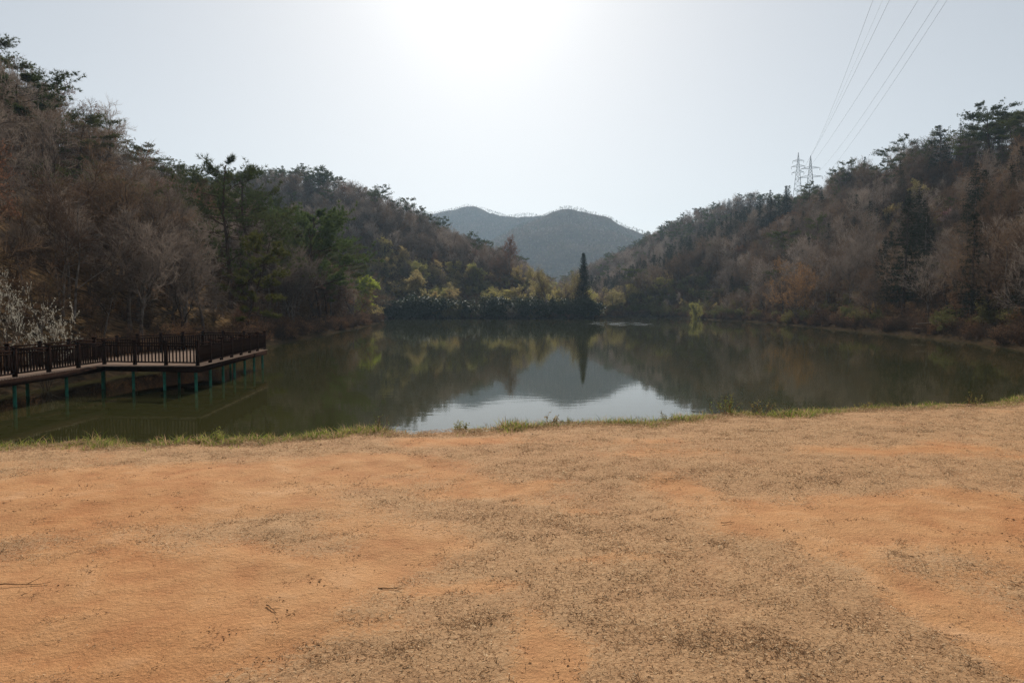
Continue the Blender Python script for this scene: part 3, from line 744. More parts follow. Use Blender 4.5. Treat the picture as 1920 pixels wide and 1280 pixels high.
hero('pine2', 'skyline_pine', 40, 72, 130, 'flat-topped dark pine high on the slope at the left edge of the picture', w=1.2)
hero('pine3', 'skyline_pine', 140, 84, 208, 'spreading dark pine on the left skyline between two bare crowns', w=1.2)
hero('pine2', 'skyline_pine', 262, 112, 275, 'lowest spreading pine at the right end of the left skyline', w=1.3)
hero('bare2', 'skyline_bare_tree', 212, 100, 178, 'slender bare tree standing clear against the sky above the left slope')
hero('cypress', 'cypress_tree', 1093, 216, 472, 'tall narrow dark cypress on the far shore')
hero('fir1', 'small_conifer', 723, 240, 458, 'small pointed dark conifer behind the far shore, left of the valley', w=.6)
for i, (px, top, Y) in enumerate([(1010, 492, 220), (1030, 478, 216), (1052, 486, 222), (1072, 500, 218), (1000, 520, 219)]):
    hero('poplar', 'poplar_tree', px, Y, top, ['slim budding tree at the left of the upright clump beside the cypress', 'tallest slim budding tree of the upright clump beside the cypress', 'slim budding tree second from the cypress in the upright clump', 'slim budding tree next to the cypress', 'short slim budding tree at the outer edge of the upright clump'][i], w=1.05, group='upright budding trees beside the cypress')
hero('rust1', 'rust_tree', 955, 262, 432, 'tall rusty budding tree at the foot of the middle hill where the far mountain begins', w=.9)
hero('rust0', 'rust_tree', 888, 250, 494, 'low wide rusty tree in the middle of the far shore woods', w=1.5)
hero('fir_big', 'dark_conifer', 1692, 100, 362, 'tall dark shaggy conifer standing by itself on the right bank')
hero('orange', 'orange_tree', 1500, 136, 455, 'broad many-stemmed tree with orange budding crown on the right bank', w=1.05)
hero('bare0', 'bare_tree', 1588, 124, 432, 'upright grey bare tree between the orange budding tree and the shaggy conifer', w=1.1)
hero('gold0', 'budding_tree', 1722, 178, 330, 'golden budding tree among dark conifers high on the right slope', w=1.1)
hero('gold1', 'budding_tree', 1672, 176, 372, 'small golden budding bush peeking out beside the shaggy conifer tip', w=.9)
hero('pink', 'blossom_tree', 1768, 140, 385, 'dull pink blossoming tree on the right slope above the bank')
hero('willow1', 'willow_tree', 1312, 203, 558, 'small yellow-green willow at the right corner of the far shore', w=.9)

for px, Y, top, k, w, lab in [(1868, 150, 272, 'fir2', 1.25, 'big broad dark conifer on the right slope nearest the edge of the picture'), (1805, 172, 286, 'fir0', 1.2, 'dark conifer left of the big broad one on the upper right slope'),
        (1578, 250, 350, 'fir2', 1.0, 'blunt dark conifer standing above the orange budding tree'), (1638, 225, 374, 'fir0', 1.1, 'dark conifer between the blunt conifer and the golden budding trees'), (1466, 262, 414, 'fir2', .9, 'dark conifer halfway between the pylons and the orange budding tree'),
        (1512, 275, 392, 'fir1', 1.0, 'slim dark conifer below the pylons left of the blunt conifer'), (1406, 255, 450, 'fir0', 1.0, 'small dark conifer above the right corner of the far shore'), (1372, 205, 508, 'fir1', 1.0, 'short dark conifer at the right corner of the far shore'),
        (1752, 190, 230, 'fir2', 1.5, 'pointed conifer breaking the right skyline'), (1655, 262, 282, 'pine3', 1.0, 'wide-armed pine on the right skyline nearest the pylons'), (1850, 168, 196, 'pine0', 1.2, 'dense pine on the right skyline near the edge of the picture')]:
    hero(k, 'conifer_tree' if k.startswith('fir') else 'skyline_pine', px, Y, top, lab, w=w)
for px, Y, top, k, w, lab in [(1150, 244, 534, 'gold0', 1.3, 'golden willow nearest the cypress on its right'), (1186, 248, 530, 'gold1', 1.3, 'golden willow second from the cypress on its right'), (1238, 252, 514, 'willow0', 1.35, 'tallest pale olive willow on the flat bank right of the cypress'),
        (1212, 244, 548, 'willow1', 1.3, 'low olive willow just left of the tallest one on the flat bank'), (1285, 248, 532, 'gold0', 1.35, 'golden willow just right of the tallest olive willow'), (1328, 238, 540, 'willow0', 1.2, 'olive willow at the right end of the flat bank'),
        (765, 232, 497, 'gold0', 1.3, 'golden willow above the dark shrubs beside the small pointed conifer'), (826, 224, 534, 'gold1', 1.4, 'low golden willow above the white-topped shrubs'), (935, 226, 530, 'willow0', 1.4, 'olive willow above the pale bush on the far shore')]:
    hero(k, 'willow_tree', px, Y, top, lab, w=w)
rng = np.random.default_rng(55)
WOOD = []                                     # (kind, x, y, z, height, zone, individual?)
def add_wood(x0, x1, y0, y1, s, seed, zone, mix, hr, cond=None):
    X, Y = jitter(x0, x1, y0, y1, s, seed); d = lake_dist(X, Y)
    ok = (d > 2.2) & (Y > edge_y(X) + 9)
    if cond is not None: ok &= cond(X, Y, d)
    X, Y = X[ok], Y[ok]
    for hx, hy, _ in HERO:
        k = np.hypot(X - hx, Y - hy) > 2.4; X, Y = X[k], Y[k]
    Z = ground_z(X, Y); H = rng.uniform(hr[0], hr[1], len(X))
    for hx, hy, hp in HERO:                    # lower growth in front of the trees that stand out
        q = (np.abs(X / Y * F + 960 - hp) < max(3600 / hy, 34)) & (Y < hy) & (Y > hy - 34); H = np.where(q, H * 0.45, H)
    qx, qy = proj(np.stack([X, Y, Z + H], -1)); v = seen(X, Y, Z + H) & ~((qx > 1476) & (qx < 1556) & (qy < 343) & (Y > 100))
    if zone == 'left':                        # the slope's skyline falls to a notch before the rounded hill behind
        v &= qy > np.interp(qx, [0, 90, 180, 260, 335, 400, 470, 545, 600, 660, 720], [40, 120, 200, 262, 318, 335, 350, 410, 440, 470, 520]) - 8
    X, Y, Z, H = X[v], Y[v], Z[v], H[v]
    nz = fbm(X / 24, Y / 24, 77); kinds = mix(X, Y, Z, nz, rng.uniform(0, 1, len(X)))
    for i in range(len(X)): WOOD.append((kinds[i], X[i], Y[i], Z[i], H[i], zone))

def pick(names): return names[int(rng.integers(0, len(names)))]
BARE_K = [f'bare{i}' for i in range(6)]; BROWN_K = [f'brown{i}' for i in range(3)]; PINE_K = [f'pine{i}' for i in range(4)]; FIR_K = ['fir0', 'fir1', 'fir2']
def mix_left(X, Y, Z, nz, u):
    return [pick(PINE_K) if ((n > 0.60 and q < 0.3) or q < 0.05 or (z > 27 and q < .16)) and y > 56 else pick(BROWN_K) if q > 0.66 else pick(['rust0', 'rust1']) if q > 0.64 else pick(['bare2', 'bare4']) if y < 90 and z < 9 else pick(BARE_K) for n, q, z, y in zip(nz, u, Z, Y)]
def mix_right(X, Y, Z, nz, u):
    return [pick(FIR_K) if (n > 0.63 and q < 0.45) or q < 0.045 else pick(PINE_K) if (q < 0.08 or (z > 34 and q < 0.22)) else pick(BROWN_K) if q > 0.68 else 'rust1' if q > 0.67 else pick(BARE_K) for n, q, z in zip(nz, u, Z)]
def mix_mid(X, Y, Z, nz, u):
    return [pick(PINE_K) if (n > 0.64 and q < 0.35) or q < 0.05 or (z > 54 and q < .35) else pick(BROWN_K) if q > 0.7 else pick(['rust0', 'rust1']) if q > .685 else pick(BARE_K) for n, q, z in zip(nz, u, Z)]
def mix_valley(X, Y, Z, nz, u):
    return [pick(FIR_K) if q < .8 else pick(BARE_K) for q in u]
def mix_far(X, Y, Z, nz, u):
    return ['farpine' if (n > .55 and q < .6) or q < .15 else pick(['farbare0', 'farbare1', 'farbare2']) for n, q in zip(nz, u)]
def mix_shore(X, Y, Z, nz, u):
    return [pick(['willow0', 'willow1']) if q < .27 else pick(['gold0', 'gold1']) if q < .66 else pick(BROWN_K) if q < .72 else 'rust1' if q < .76 else pick(BARE_K) for q in u]

add_wood(-92, -20, 4, 205, 3.7, 1, 'left', mix_left, (8, 13), lambda X, Y, d: (X < -18))
add_wood(-46, 64, 208, 282, 4.8, 2, 'shore', mix_shore, (5.5, 10), lambda X, Y, d: (d > 4) & (d < 46))
add_wood(-230, 40, 205, 440, 4.5, 3, 'mid', mix_mid, (8, 12), lambda X, Y, d: d > 46)
add_wood(44, 135, 28, 260, 3.9, 4, 'right', mix_right, (8, 13.5), lambda X, Y, d: d > 3)
add_wood(40, 260, 255, 580, 4.8, 5, 'rightfar', mix_right, (8, 12), lambda X, Y, d: ~((X < 120) & (Y < 352) & (Y > 262)))
add_wood(30, 120, 284, 352, 4.6, 6, 'valley', mix_valley, (12, 17))
add_wood(-470, 760, 1150, 2130, 7.0, 7, 'far', mix_far, (3.4, 5.6))

def band(zone, x, y, z):
    d = float(lake_dist(x, y))
    hgt = 'low' if d < 11 else 'halfway up' if d < 27 else 'near the top'
    px = float(proj(np.array([x, y, z + 5]))[0])
    if zone == 'left':
        c = 'behind the boardwalk' if px < 195 else 'behind the deck' if px < 380 else 'around the ragged pines' if px < 545 else 'past the round-topped pine'
        return f'{hgt} on the left slope {c}'
    if zone == 'right':
        c = 'near the far shore' if px < 1420 else 'behind the orange budding tree' if px < 1640 else 'around the shaggy conifer' if px < 1760 else 'toward the edge'
        return f'{hgt} on the right slope {c}'
    if zone == 'mid':
        c = 'left part' if px < 640 else 'middle' if px < 780 else 'lower tail'
        return f'{hgt if d < 60 else "high up"} on the {c} of the rounded hill'
    if zone == 'rightfar':
        return ('at the far end' if px < 1330 else 'below the pylons' if px < 1540 else 'right of the pylons') + ' of the long ridge' * (px < 1330) + ' on the long ridge' * (px >= 1330)
    if zone == 'shore':
        c = 'left of the white-topped shrubs' if px < 800 else 'behind the pale bush' if px < 990 else 'beside the cypress' if px < 1130 else 'behind the flat bank'
        return f'in the low far shore woods {c}'
    row = 'in the front' if y < 282 else 'in the middle' if y < 312 else 'at the back'
    return row + ' of the conifer belt ' + ('right behind the cypress' if px < 1150 else 'just right of the cypress' if px < 1210 else 'below the skyline notch' if px < 1265 else 'under the long ridge')
ZONE = {'left': ('on the steep slope behind the deck', 'left slope'), 'shore': ('in the low woods along the far shore', 'far shore'), 'mid': ('on the rounded hill behind the far shore', 'middle hill'),
        'right': ('on the dark slope along the right bank', 'right slope'), 'rightfar': ('on the long ridge below the pylons', 'pylon ridge'), 'valley': ('in the conifer belt at the valley mouth', 'valley mouth')}
def family(k):
    for a in ('bare', 'brown', 'rust', 'gold', 'willow', 'pine', 'fir'):
        if k.startswith(a): return a
    return k
FAM = {'bare': ('bare_tree', 'leafless grey-brown tree', 'leafless trees'), 'brown': ('brown_tree', 'spreading brown bare tree', 'spreading brown trees'), 'rust': ('rusty_tree', 'reddish budding tree', 'reddish trees'),
       'gold': ('golden_tree', 'golden budding tree', 'golden trees'), 'willow': ('willow_tree', 'olive-yellow budding willow', 'willows'), 'pine': ('pine_tree', 'dark green pine', 'pines'), 'fir': ('conifer_tree', 'dark pointed conifer', 'conifers')}
LIMIT = {'bare': 290, 'brown': 250, 'rust': 60, 'gold': 90, 'willow': 60, 'pine': 260, 'fir': 240}
count = {}
rest = {}
for w in sorted(WOOD, key=lambda w: w[2] / w[4]):
    k, x, y, z, h, zone = w; fa = family(k)
    pxw = float(proj(np.array([x, y, z + h * .6]))[0])
    if zone == 'far' or pxw < -70 or pxw > 1990 or count.get(fa, 0) >= LIMIT.get(fa, 0) or y > 420:
        rest.setdefault('far' if zone == 'far' else 'mid', []).append(w); continue
    count[fa] = count.get(fa, 0) + 1
    nm, lab, grp = FAM[fa]; zl, zg = ZONE[zone]
    K[k].place(nm, (x, y, z), h, None, lab + ' ' + band(zone, x, y, z), 'tree', grp + ' on the ' + zg, RNG.uniform(.85, 1.2))
print('individuals', count, {k: len(v) for k, v in rest.items()})
for zone, nm, lab in (('mid', 'hillside_woods', 'distant woods of bare trees and pines over the hillsides'), ('far', 'mountain_woods', 'blue hazy woods covering the far mountain')):
    L = rest.get(zone, [])
    ks = sorted(set(w[0] for w in L))
    if L: scatter(nm, [(w[1], w[2], w[3]) for w in L], np.array([RNG.uniform(0, 6.28) for w in L]), np.array([w[4] / K[w[0]].h for w in L]), np.array([ks.index(w[0]) for w in L]), [K[k] for k in ks], lab)

# shrubs along the far shore, one by one
SH = [('ever0', 742, 208, 562), ('ever1', 775, 210, 556), ('white0', 795, 212, 552), ('ever2', 815, 211, 560), ('green0', 838, 211, 566), ('ever0', 868, 213, 562), ('white0', 905, 213, 556), ('ever1', 930, 213, 556), ('white1', 960, 211, 572),
      ('ever2', 990, 212, 560), ('white0', 1018, 212, 556), ('ever0', 1045, 213, 558), ('white0', 1070, 214, 562), ('ever1', 1085, 214, 560), ('ever2', 725, 206, 566), ('ever2', 1112, 216, 566), ('green1', 855, 211, 580), ('green2', 1000, 211, 578)]
SL = {'ever': ('evergreen_shrub', 'dark evergreen shrub along the far water line', 'dark shrubs lining the far shore'), 'gree': ('green_shrub', 'olive green shrub at the water line of the far shore', 'olive shrubs lining the far shore'),
      'whit': ('flowering_shrub', 'dark shrub with white blossom on top at the far shore', 'white flowering shrubs lining the far shore')}
ORD = ['first', 'second', 'third', 'fourth', 'fifth', 'sixth', 'seventh', 'eighth', 'ninth', 'tenth', 'eleventh']; seq = {}
for k, px, Y, top in sorted(SH, key=lambda q: q[1]):
    nm, lab, grp = SL[k[:4]]; seq[k[:4]] = seq.get(k[:4], -1) + 1; lab = ORD[seq[k[:4]]] + ' ' + lab + ', counted from the left'
    if k == 'white1': nm, lab, grp = 'pale_shrub', 'pale grey-white blossoming bush low at the middle of the far shore', None
    p = at(px, 600, Y); z = max(0.1, float(ground_z(p[0], Y))); K[k].place(nm, (p[0], Y, z), at(px, top, Y)[2] - z, None, lab, 'shrub', grp, 1.25)
for i in range(26):
    px = RNG.uniform(1125, 1335); Y = {0: 240}.get(0) + RNG.uniform(-2, 10); p = at(px, 600, Y)
    d = float(lake_dist(p[0], Y))
    if d < 0.6: Y += 4 - d; p = at(px, 600, Y)
    K[f'green{i % 3}'].place('meadow_shrub', (p[0], Y, float(ground_z(p[0], Y))), RNG.uniform(1.5, 3.0), None, 'low olive-green shrub on the flat bank below the golden willows', 'shrub', 'low shrubs on the flat bank', 1.4)

# undergrowth on the two near slopes
def undergrowth(name, x0, x1, y0, y1, s, seed, cond, label, ks, hr):
    X, Y = jitter(x0, x1, y0, y1, s, seed); d = lake_dist(X, Y); ok = (d > 0.3) & cond(X, Y, d); X, Y = X[ok], Y[ok]
    Z = ground_z(X, Y); v = seen(X, Y, Z + 2); X, Y, Z = X[v], Y[v], Z[v]
    n = len(X); idx = RNG.integers(0, len(ks), n); H = RNG.uniform(hr[0], hr[1], n)
    sc_ = np.array([H[i] / K[ks[idx[i]]].h for i in range(n)])
    print(name, n)
    scatter(name, np.stack([X, Y, Z], -1), RNG.uniform(0, 6.28, n), sc_, idx, [K[k] for k in ks], label)
BR = ['brush0', 'brush1', 'brush2', 'brush3']
undergrowth('undergrowth', -75, -19, 6, 205, 2.2, 31, lambda X, Y, d: (Y > 6) & (d < 55), 'tangled brown undergrowth below the trees behind the deck', BR, (0.6, 1.9))
undergrowth('bank_undergrowth', 40, 110, 30, 250, 2.2, 32, lambda X, Y, d: d < 55, 'tangled brown undergrowth along the right bank', BR + ['green0'], (1.0, 2.6))
undergrowth('shore_undergrowth', -46, 62, 200, 265, 2.4, 33, lambda X, Y, d: d < 45, 'olive undergrowth between the trees of the far shore', BR + ['green0', 'green1', 'green2'], (1.2, 3.0))

undergrowth('waterside_brush', -60, 75, 16, 250, 0.9, 34, lambda X, Y, d: (d < 2.2) & (Y > edge_y(X) + 9) & ~((X < -17) & (Y < 47) & (d < .8)), 'dark twiggy brush hanging over the water line round the lake', BR, (0.7, 1.9))
undergrowth('ridge_brush', 70, 135, 30, 260, 2.6, 36, lambda X, Y, d: (d > 30), 'brown brush between the trees near the top of the right slope', BR, (2.2, 4.2))
undergrowth('hill_brush', -200, 240, 240, 480, 4.0, 35, lambda X, Y, d: d > 38, 'low brush under the trees of the far hills', BR, (2.0, 4.0))
M['pale_wood'] = mat('pale_wood', (0.34, 0.28, 0.22), 0.9, noise=4, ncol=(0.22, 0.17, 0.13), spec=0)
for i, (px, py, Y, L_, rz, lab) in enumerate([(1765, 588, 84, 6.5, .1, 'longest pale fallen branch lying on the right bank past the shaggy conifer'), (1800, 580, 88, 4.0, -.25, 'pale fallen branch lying just above the longest one on the right bank'), (1730, 590, 86, 3.2, .3, 'short pale fallen branch at the near end of the longest one, toward the shaggy conifer')]):
    p = at(px, py, Y); r = np.random.default_rng(900 + i); m = MB()
    P, RR = limb(r, np.array([-L_ / 2, 0, .25]), np.array([1.0, 0, .03]), L_, .07, 8, .06, 0); m.tube(P, RR, 6)
    for q in range(9):
        a, d = along(P, r.uniform(.2, .98)); P2, R2 = limb(r, a, nrm(d + r.normal(0, .6, 3) + [0, 0, .25]), L_ * r.uniform(.12, .35), .03, 4, .18, 0); m.tube(P2, R2, 4)
    z = float(ground_z(p[0], Y)); o = link('fallen_branch', m.mesh('fallen_branch', M['pale_wood']), None, (p[0], Y, z + .25)); o.rotation_euler.z = rz; tag(o, lab, 'branch', 'fallen branches on the right bank')
# ------------------------------------------------------------------ the deck
def deck_mats():
    M['dark_wood'] = mat('dark_wood', (0.018, 0.010, 0.008), 0.7, noise=7, ncol=(0.030, 0.017, 0.012), spec=0)
    M['plank'] = mat('plank', (0.24, 0.17, 0.13), 0.85, 1.0, (0.30, 0.22, 0.17), noise=5, ncol=(0.17, 0.12, 0.09), spec=0)
    M['pile'] = mat('pile', (0.03, 0.21, 0.15), 0.6, noise=6, ncol=(0.025, 0.11, 0.08), spec=0.15)
deck_mats()
DZ = 1.16
deck = empty('lakeside_deck', (0, 0, 0))
tag(deck, 'dark brown wooden deck and boardwalk with railings on turquoise piles over the water', 'deck')
A_, B_, C_, D_, E_, F_, G_, H_ = (-13.9, 30.2), (-15.1, 41.9), (-19.3, 42.6), (-20.7, 37.5), (-20.7, 14.0), (-18.5, 14.0), (-18.5, 31.0), None
POLY = [A_, B_, C_, D_, E_, F_, G_]
def xspan(y):
    xs_ = []
    for (ax, ay), (bx, by) in zip(POLY, POLY[1:] + POLY[:1]):
        if (ay > y) != (by > y): xs_.append(ax + (bx - ax) * (y - ay) / (by - ay))
    return (min(xs_), max(xs_)) if len(xs_) >= 2 else None
y = 14.08
while y < 42.5:
    s = xspan(y)
    if s:
        m_ = MB(); m_.box((0, 0, 0), (s[1] - s[0] + 0.16, 0.138, 0.035)); me = m_.mesh('plank', M['plank'])
        link('plank', me, deck, ((s[0] + s[1]) / 2, y, DZ - 0.0175 + RNG.uniform(-.003, .003)))
    y += 0.15
post_me = None
def post_meshes():
    m_ = MB(); m_.box((0, 0, 0.49), (0.125, 0.125, 1.18)); a = m_.mesh('post', M['dark_wood'])
    m_ = MB(); m_.box((0, 0, 1.095), (0.175, 0.175, 0.03)); m_.add([(-.07, -.07, 1.11), (.07, -.07, 1.11), (.07, .07, 1.11), (-.07, .07, 1.11), (0, 0, 1.15)], [[0, 1, 4], [1, 2, 4], [2, 3, 4], [3, 0, 4]]); b = m_.mesh('post_cap', M['dark_wood'])
    return a, b
post_me, cap_me = post_meshes()
m_ = MB(); m_.box((0, 0, 0.5), (0.045, 0.045, 0.80)); bal_me = m_.mesh('baluster', M['dark_wood'])
def railing(pts, first=True):
    for k, (x, y_) in enumerate(pts):
        if k or first:
            po = link('post', post_me, deck, (x, y_, DZ)); link('post_cap', cap_me, po)
        if k:
            a, b = np.array(pts[k - 1]), np.array(pts[k]); Ln = np.linalg.norm(b - a); u = (b - a) / Ln
            a2 = a + u * 0.065; b2 = b - u * 0.065
            for zz, nm, w_, h_ in ((0.98, 'top_rail', 0.10, 0.06), (0.87, 'upper_rail', 0.06, 0.05), (0.13, 'lower_rail', 0.06, 0.06)):
                c = MB(); c.bar((*a2, DZ + zz), (*b2, DZ + zz), w_, h_); link(nm, c.mesh(nm, M['dark_wood']), deck)
            n = int(round(Ln / 0.165)) - 1; rz = math.atan2(u[1], u[0])
            far_ = max(a[1], b[1]) < 25.2; jb = MB()
            for i in range(1, n + 1):
                q = a + (b - a) * i / (n + 1)
                if far_: jb.box((q[0], q[1], DZ + .5), (.045, .045, .8), 0, rz); continue
                o = link('baluster', bal_me, deck, (q[0], q[1], DZ)); o.rotation_euler.z = rz
            if far_: tag(link('balusters', jb.mesh('balusters', M['dark_wood']), deck), None, None, None, 'stuff')
def pts_on(a, b, n): return [tuple(np.array(a) + (np.array(b) - np.array(a)) * i / n) for i in range(n + 1)]
ins = 0.09
front = pts_on((-13.99, 30.29), (-18.5 + ins - .18, 31.05), 3)
walk = pts_on(front[-1], (-18.59, 14.2), 9)
side = pts_on((-13.99, 30.29), (-15.17, 41.8), 7)
back = pts_on(side[-1], (-19.22, 42.45), 3)
lft = pts_on(back[-1], (-20.6, 37.5), 3)
lwalk = pts_on(lft[-1], (-20.6, 14.2), 12)
railing(front); railing(walk, False); railing(side, False); railing(back, False); railing(lft, False); railing(lwalk, False)
for a, b, nm in ((A_, B_, 'fascia'), (A_, G_, 'fascia'), (G_, F_, 'fascia'), (B_, C_, 'fascia'), (C_, D_, 'fascia'), (D_, E_, 'fascia')):
    c = MB(); c.bar((*a, DZ - 0.17), (*b, DZ - 0.17), 0.07, 0.26); link(nm, c.mesh(nm, M['dark_wood']), deck)
for (x0, x1, yy) in [(-18.4, -14.1, 33), (-18.6, -14.4, 36), (-18.8, -14.7, 39)] + [(-20.6, -18.6, v) for v in (16, 19, 22, 25, 28, 31)]:
    c = MB(); c.bar((x0, yy, DZ - 0.16), (x1, yy, DZ - 0.16), 0.09, 0.22); link('joist', c.mesh('joist', M['dark_wood']), deck)
c = MB(); c.tube([(0, 0, -2.6), (0, 0, DZ - 0.3)], 0.065, 12); pile_me = c.mesh('pile', M['pile'], True)
for (x, y_) in pts_on((-14.15, 30.45), (-15.25, 41.6), 6) + pts_on((-14.15, 30.45), (-18.75, 31.15), 3)[1:] + [(-18.75, 28.6), (-18.75, 25.6), (-18.75, 22.4), (-18.75, 19), (-20.4, 28.6), (-20.4, 25.6), (-20.4, 34), (-17, 36.5), (-17.3, 41.8), (-16.4, 33.5)]:
    link('pile', pile_me, deck, (x, y_, 0))

# ------------------------------------------------------------------ pylons and power lines
M['steel'] = mat('steel', (0.16, 0.17, 0.18), 0.5, spec=0.4)
M['cable'] = mat('cable', (0.10, 0.10, 0.11), 0.5)
def pylon(name, px, Y, top, H, bw, arms, label):
    p = at(px, top, Y); z0 = p[2] - H; root = empty(name, (p[0], Y, z0)); root.rotation_euler.z = R(-22)
    def half(z): return max(0.35, bw / 2 * (1 - z / (H * 0.86)) + 0.55 * min(1, z / H)) if z < H * .86 else max(.08, .6 * (H - z) / (H * .14))
    zs = [0, H * .14, H * .27, H * .38, H * .48, H * .57, H * .65, H * .72, H * .79, H * .86, H * .93, H]
    for sx, sy in ((-1, -1), (1, -1), (1, 1), (-1, 1)):
        m = MB(); m.tube([(sx * half(z), sy * half(z), z) for z in zs], 0.17, 4); link('leg', m.mesh('leg', M['steel']), root)
    m = MB()
    for a, b in zip(zs[:-1], zs[1:]):
        for (s1, s2) in (((-1, -1), (1, -1)), ((1, -1), (1, 1)), ((1, 1), (-1, 1)), ((-1, 1), (-1, -1))):
            ha, hb = half(a), half(b)
            m.bar((s1[0] * ha, s1[1] * ha, a), (s2[0] * hb, s2[1] * hb, b), .13, .13); m.bar((s2[0] * ha, s2[1] * ha, a), (s1[0] * hb, s1[1] * hb, b), .13, .13)
            m.bar((s1[0] * hb, s1[1] * hb, b), (s2[0] * hb, s2[1] * hb, b), .11, .11)
    link('bracing', m.mesh('bracing', M['steel']), root); tips = []
    for fz, al in arms:
        z = H * fz
        for s in (-1, 1):
            m = MB(); tip = (s * al, 0, z + .2)
            for yy in (-1, 1):
                m.bar((s * half(z) * .9, yy * half(z), z), tip, .16, .16); m.bar((s * half(z) * .9, yy * half(z), z + 1.5), tip, .14, .14)
            a = link('cross_arm', m.mesh('cross_arm', M['steel']), root)
            m = MB(); m.tube([(s * al, 0, z + .2), (s * al, 0, z - 1.9)], [.13, .16], 6); link('insulator', m.mesh('insulator', M['cable']), a)
            tips.append((s * al, 0, z - 1.9))
    tag(root, label, 'pylon'); 
    ca, sa = math.cos(R(-22)), math.sin(R(-22))
    return [np.array([p[0] + t[0] * ca, Y + t[0] * sa, z0 + t[2]]) for t in tips] + [np.array([p[0], Y, z0 + H])]
pylon('pylon', 1497, 620, 286, 38, 7, [(.80, 4.6), (.67, 5.6), (.53, 5.0)], 'slimmer steel lattice pylon with three cross arm tiers, farther along the ridge')
tipsB = pylon('pylon', 1520, 540, 292, 34, 7, [(.71, 6.8), (.51, 8.6)], 'steel lattice pylon with two wide cross arm tiers nearest the cables')
ends = [(1637, 0, tipsB[4]), (1668, 0, tipsB[0]), (1722, 0, tipsB[2]), (1760, 0, tipsB[1]), (1776, 0, tipsB[3]), (1655, 0, tipsB[0] + np.array([.5, 0, -.4]))]
WL = ['power cable farthest to the left of the row running to the pylons', 'third power cable from the left of the row', 'fourth power cable from the left, in the middle of the row', 'second power cable from the right of the row', 'power cable farthest to the right of the row', 'faint second power cable from the left of the row']
for (px, py, t), lab in zip(ends, WL):
    q = at(px, py, 165.0); dirv = q - t; u = np.linspace(0, 1.5, 60)[:, None]
    P = t + dirv * u; P[:, 2] += -22 * (u[:, 0] * (1 - u[:, 0])) * 0.55
    m = MB(); m.tube(P, 0.032 if 'faint' not in lab else 0.016, 5); tag(link('power_cable', m.mesh('power_cable', M['cable'])), lab, 'cable', 'cables of the power line')

# ------------------------------------------------------------------ dry turf, green edge, weeds, twigs
def blade_clump(seed, n, rad, L, W, spread, mats, curl=0.5):
    r = np.random.default_rng(seed); a = r.uniform(0, 6.283, n); q = np.sqrt(r.uniform(0, 1, n)) * rad
    B = np.stack([np.cos(a) * q, np.sin(a) * q, np.full(n, -0.006)], -1)
    d = nrm(np.stack([r.normal(0, spread, n), r.normal(0, spread, n), np.ones(n)], -1)); l = L * r.uniform(.45, 1.25, (n, 1))
    s = nrm(np.cross(d, r.normal(size=d.shape))) * W * r.uniform(.6, 1.3, (n, 1)) / 2
    Mid = B + d * l * .55; d2 = nrm(d + np.stack([d[:, 0] * curl * 3, d[:, 1] * curl * 3, np.full(n, -curl)], -1)); Tp = Mid + d2 * l * .5
    m = MB(); m.quads(np.stack([B - s, B + s, Mid + s * .8, Mid - s * .8], 1)); m.tris(np.stack([Mid - s * .8, Mid + s * .8, Tp], 1))
    k = max(1, len(mats)); fm = r.integers(0, k, n); m.qm = [fm]; m.tm = [fm]
    return bpy.data.objects.new('clump', m.mesh('clump', mats))
M['dry1'] = mat('dry_grass', (0.48, 0.315, 0.185), 0.8, 1.0, (0.37, 0.24, 0.14), trans=0.5, spec=0)
M['dry2'] = mat('dry_grass_pale', (0.62, 0.48, 0.31), 0.8, trans=0.5, spec=0)
M['dry3'] = mat('dry_grass_dark', (0.25, 0.16, 0.09), 0.9, trans=0.35, spec=0)
M['green1'] = mat('green_grass', (0.19, 0.25, 0.035), 0.7, 1.0, (0.26, 0.25, 0.06), trans=0.55, spec=0)
M['green2'] = mat('green_grass_dark', (0.07, 0.10, 0.025), 0.7, trans=0.4)
M['debris'] = mat('debris', (0.17, 0.105, 0.065), 0.9, spec=0)
M['weed'] = mat('weed_leaf', (0.17, 0.20, 0.045), 0.7, 1.0, (0.24, 0.18, 0.07), trans=0.55, spec=0)
M['weed_stem'] = mat('weed_stem', (0.26, 0.16, 0.09), 0.85, trans=0.2, spec=0)
dry = [blade_clump(500 + i, 40, .09, .025, .0038, 1.8, [M['dry1'], M['dry1'], M['dry2'], M['dry3']], .7) for i in range(5)]
def soil_z(x, y): return GZ + (fbm(x / 1.6, y / 1.2, 11) - 0.5) * 0.09 + (fbm(x / 0.28, y / 0.22, 12) - 0.5) * 0.03
n = 52000
rr = np.random.default_rng(61)
Yc = 2.2 + 10.0 * rr.uniform(0, 1, n) ** 0.8; Xc = (rr.uniform(-1, 1, n)) * (Yc * 0.85 + 0.6)
g = grassy(Xc, Yc); ok = (rr.uniform(0, 1, n) < np.clip((g - 0.10) * 1.0, 0.06, 1)) & (Yc < edge_y(Xc) + (fbm(Xc / 1.3, Xc * 0, 4) - .5) * .8 - 0.03)
Xc, Yc, g = Xc[ok], Yc[ok], g[ok]
print('turf', len(Xc))
scatter('grass', np.stack([Xc, Yc, soil_z(Xc, Yc)], -1), rr.uniform(0, 6.28, len(Xc)), rr.uniform(.6, 1.25, len(Xc)) * (0.75 + 0.35 * g), rr.integers(0, 5, len(Xc)), dry, 'short worn dry grass over the orange soil')
edge_k = [blade_clump(520 + i, 34, .09, [.10, .13, .17, .08][i], .006, .45, [[M['green1'], M['green2'], M['dry1']], [M['green1'], M['green1'], M['dry1']], [M['dry1'], M['green1'], M['green2']], [M['green2'], M['green1']]][i], .35) for i in range(4)]
n = 8000
